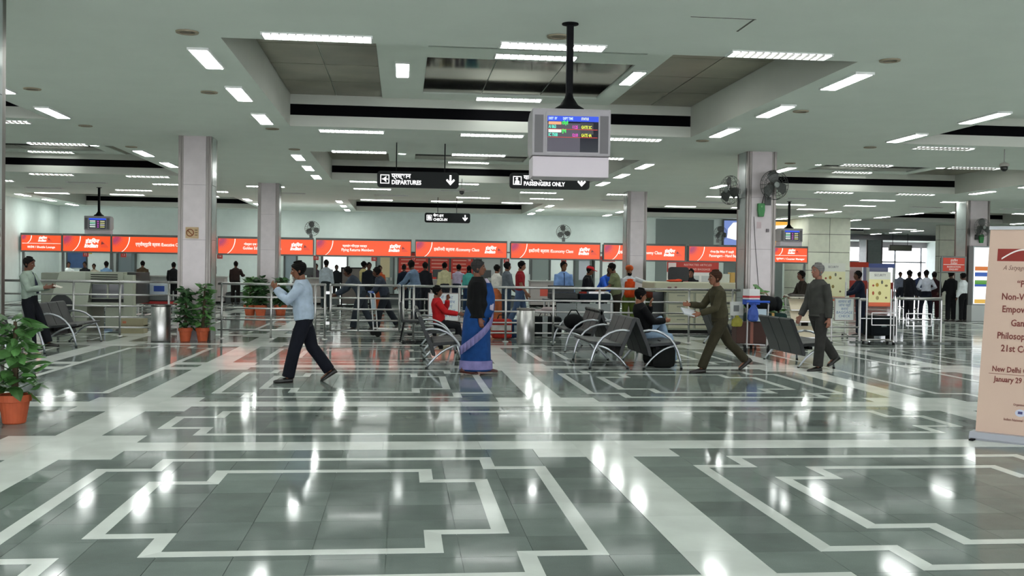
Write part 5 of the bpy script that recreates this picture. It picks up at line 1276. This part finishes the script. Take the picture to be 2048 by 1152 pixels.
# ---- seated
person('boy in a red jacket sitting and holding his chin', (.72, 19.25, 0), 0, 1.5, 'B01E22', '15161A', hair='0C0A0A', skin='6E4632', seat=.50, legs=((88,80),(84,84)), arms=((42,5,125,20),(35,5,40,0)), lean=-8, head=(0,8), vox=.015, loose=1.6)
person('slouching person in a black jacket and pale jeans on the middle seats', (4.18, 17.15, 0), 5, 1.66, '0D0E10', '8298AE', hair='0A0909', skin='8A5A42', seat=.47, legs=((128,112,6),(84,74)), arms=((38,8,125,30),(20,8,60,20)), lean=-16, head=(0,25), vox=.015, loose=2.0, shoe='1A1A1C')
# ---- around the inspection table
MV = .019
person('man in a light blue shirt with a lanyard behind the inspection table', (4.35, 27.2, 0), -88, 1.76, '7D9ED0', '20242C', skin='7A5238', arms=((10,8,20),(10,8,20)), head=(20,10), vox=MV, tie='2C3A60', collar='7D9ED0', fat=1.05)
person('man in a red cap and black jacket at the inspection table', (4.93, 27.0, 0), -25, 1.66, '14161A', '1A1C22', skin='6E4632', arms=((25,6,50,10),(25,6,50,10)), lean=8, head=(0,18), vox=MV, cap='C02830', loose=1.6)
person('man in a royal blue shirt bending over the inspection table', (5.54, 27.9, 0), -60, 1.74, '2A56B8', '1E2430', skin='5E3C2C', arms=((55,8,30),(60,8,25)), lean=34, head=(0,25), vox=MV, fat=1.1)
person('man in an olive shirt at the right end of the inspection table', (5.59, 26.1, 0), 165, 1.74, '6E7455', '2E2A22', skin='6E4834', arms=((35,6,45,10),(30,6,45,10)), lean=10, head=(0,20), vox=MV, fat=1.15, loose=1.5, sleeves='short')
person('man in an orange vest and turban leaning a hand on the cream scanner', (6.02, 26.6, 0), -85, 1.66, 'B8BCC0', '5A6A30', hair='0C0A09', skin='7A4E38', arms=((8,72,8),(4,8,10)), head=(0,6), vox=MV, turban='A84A20', vest='D24A1E')
person('woman with dark hair behind the cream scanner', (7.74, 27.4, 0), -95, 1.56, '7A2A30', '2A2A30', hair='0C0A0A', skin='A8745C', style='woman', head=(10,12), vox=MV, longhair=True)
person('second woman with dark hair behind the cream scanner', (8.17, 28.2, 0), -100, 1.62, '1C1A1E', '2A2A30', hair='0A0808', skin='8A5A48', style='woman', head=(-15,10), vox=MV, longhair=True)
# ---- between the railing and the counters
person('young man in a dark red shirt with jeans walking right', (3.20, 27.4, 0), -15, 1.76, '8A1E24', '4A5C7A', hair='0C0A0A', skin='8A5E48', legs=((12,2),(-12,14)), arms=((6,6,15),(12,6,25)), head=(0,15), vox=MV, loose=1.4, sleeves='short')
person('man in a grey shirt left of the young man in dark red', (3.05, 29.5, 0), 20, 1.74, '5E656C', '2E3A4C', skin='6A4634', vox=MV, arms=((15,6,40),(10,6,30)), loose=1.4)
person('woman in white with an orange scarf behind the woman in the sari', (2.80, 30, 0), 30, 1.66, 'D8D4CC', 'C8643C', hair='14100E', skin='7A4E38', style='woman', vox=MV, loose=1.8, skirt='C06A44')
person('woman in a teal top with a dark shawl at the desks', (2.38, 36, 0), 80, 1.64, '4FA8A0', '1E2430', hair='0C0A0A', skin='6E4632', style='woman', vox=.022, loose=1.6, longhair=True, skirt='1E3450')
person('man in a lilac shirt leaning on a desk', (2.01, 37, 0), 60, 1.70, 'C4B6D0', '2A3040', skin='6E4632', vox=.022, lean=14, arms=((40,10,30),(30,12,40)))
person('man in a cream shirt before the red boards', (1.52, 36, 0), 110, 1.74, 'C9C29A', '24262C', skin='6E4632', vox=.022)
person('man in a navy jacket far left before the red boards', (0.10, 37.5, 0), 95, 1.66, '1A2230', '20242C', skin='5E3C2C', vox=.022, loose=1.6, collar='B8C0C8')
person('man in a blue-grey shirt pushing along behind the railing', (0.42, 29, 0), 150, 1.76, '5E7186', '20242C', skin='5E3C2C', vox=MV, lean=14, arms=((45,10,25),(40,10,30)), loose=1.8, head=(-20,10))
person('man in black right of the man in blue-grey', (0.76, 33, 0), 60, 1.72, '14161C', '14161C', skin='5E3C2C', vox=.022, loose=1.6)
person('woman in an orange and cream sari behind the gate', (-0.76, 36, 0), -60, 1.60, 'B4532C', 'B4532C', hair='0C0A0A', skin='6A4432', style='woman', vox=.022, skirt='A8502C', loose=1.6)
person('man in a cream jacket and man beside him behind the gate, the cream one', (-1.35, 37, 0), 30, 1.74, 'BDB07A', '24262C', skin='4E3224', vox=.022, loose=1.6)
person('man in a dark suit with a white collar behind the gate', (-1.11, 35.4, 0), -70, 1.70, '14171E', '14171E', skin='5A3828', vox=.022, loose=1.7, collar='D0D4D8')
person('person in slate grey bending left over a trolley behind the gate', (-0.97, 25.2, 0), 175, 1.66, '3A424C', '2E333A', skin='5A3828', vox=MV, lean=38, arms=((60,10,25),(55,10,30)), legs=((16,6),(-14,16)), loose=2.2)
person('person in charcoal following behind the gate', (-0.40, 25.8, 0), 178, 1.60, '343A46', '22262C', skin='5A3828', vox=MV, lean=24, arms=((45,10,30),(40,10,30)), legs=((18,6),(-16,18)), loose=2.2)
person('man in a white shirt and grey trousers by the bright doorway', (-2.75, 38, 0), 75, 1.78, 'B9C4CC', '30383C', skin='5E3C2C', vox=.022, loose=1.4)
person('dark figure inside the bright doorway', (-2.97, 47.6, 0), -80, 1.62, '14171A', '14171A', skin='3E281E', vox=.025)
person('clerk with a white collar behind the desk by the column', (-3.73, 45.6, 0), -90, 1.66, '3A3238', '20242C', skin='5E3C2C', vox=.025, collar='C8C8C8')
person('clerk in white behind the desk right of the far column', (-4.65, 45.6, 0), -80, 1.5, 'C8D0CC', '20242C', skin='6A4634', vox=.025)
person('man in a dark brown jacket between the two left columns', (-6.66, 42.2, 0), 85, 1.70, '2E2220', '1A1614', skin='5A3A2A', vox=.022, arms=((10,8,25),(35,14,60)), loose=1.8)
person('man in a brown jacket behind the left scanner', (-10.26, 42, 0), 85, 1.66, '4E3E2E', '2A241E', skin='5E3C2C', vox=.022, loose=1.8)
person('person in black leaning beside the near left column', (-8.63, 40, 0), 100, 1.64, '101114', '101114', skin='5E3C2C', vox=.022, lean=16, arms=((40,8,40),(30,8,40)), loose=1.6)
person('clerk in a white shirt behind the left scanner', (-13.97, 44.8, 0), -70, 1.58, 'D4DCD8', '2A2E34', skin='6E4834', vox=.022)
person('man in black behind the left scanner', (-13.33, 44.9, 0), -100, 1.60, '0F1114', '14161A', skin='5E3C2C', vox=.022, loose=1.6)
person('woman partly hidden behind the man in black at left', (-13.22, 45.8, 0), -90, 1.52, 'B0A894', '2A2E34', skin='7A543C', style='woman', vox=.022)
person('man in a sky blue shirt behind the left scanner', (-11.38, 41, 0), 80, 1.62, '7FA6CC', '2A3444', skin='4E3224', vox=.022)
# ---- right hand side
person('man in a dark brown uniform at the brochure rack', (9.92, 24.3, 0), 185, 1.60, '2E2822', '24201C', hair='0C0A0A', skin='6E4636', vox=MV, arms=((30,6,55,10),(30,6,55,10)), lean=8)
person('man in a navy jacket with an orange collar by the poster stand', (11.53, 24.6, 0), 175, 1.62, '141A2C', '141A2A', hair='0C0A0A', skin='5E3C2C', vox=MV, arms=((50,8,35),(45,8,35)), lean=8, collar='C8502C', loose=1.6)
person('man in a dark suit, leftmost of the group beside the barrier', (17.49, 33.6, 0), 20, 1.70, '16181E', '14161C', skin='4E3224', vox=.022, loose=1.7)
person('man in a white shirt with hands on his hips beside the barrier', (18.22, 33.8, 0), 85, 1.72, 'C4C8D4', '181C28', skin='4E3224', vox=.022, arms=((-10,28,80,40),(-10,28,80,40)), legs=((2,0,10),(2,0,10)))
person('man in maroon and black right of the hands-on-hips man', (18.73, 34.2, 0), 60, 1.66, '2A1418', '38181C', skin='4E3224', vox=.022)
person('tall man in a black suit below the red sign', (18.57, 32.8, 0), 100, 1.70, '0C0D10', '0C0D10', skin='4E3224', vox=.022, loose=1.8, arms=((15,10,40),(15,10,40)))
person('man in a white shirt and black trousers nearest the advertising box', (18.89, 32.6, 0), 120, 1.64, 'D0D6D8', '0C0D10', skin='4E3224', vox=.022)
person('person in dark blue far behind the hands-on-hips man', (23.38, 44, 0), 90, 1.68, '2A3450', '20242C', skin='4E3224', vox=.025)
person('person in grey far behind near the corridor', (23.49, 46, 0), -90, 1.68, '6A7080', '20242C', skin='4E3224', vox=.025)
flush_text()
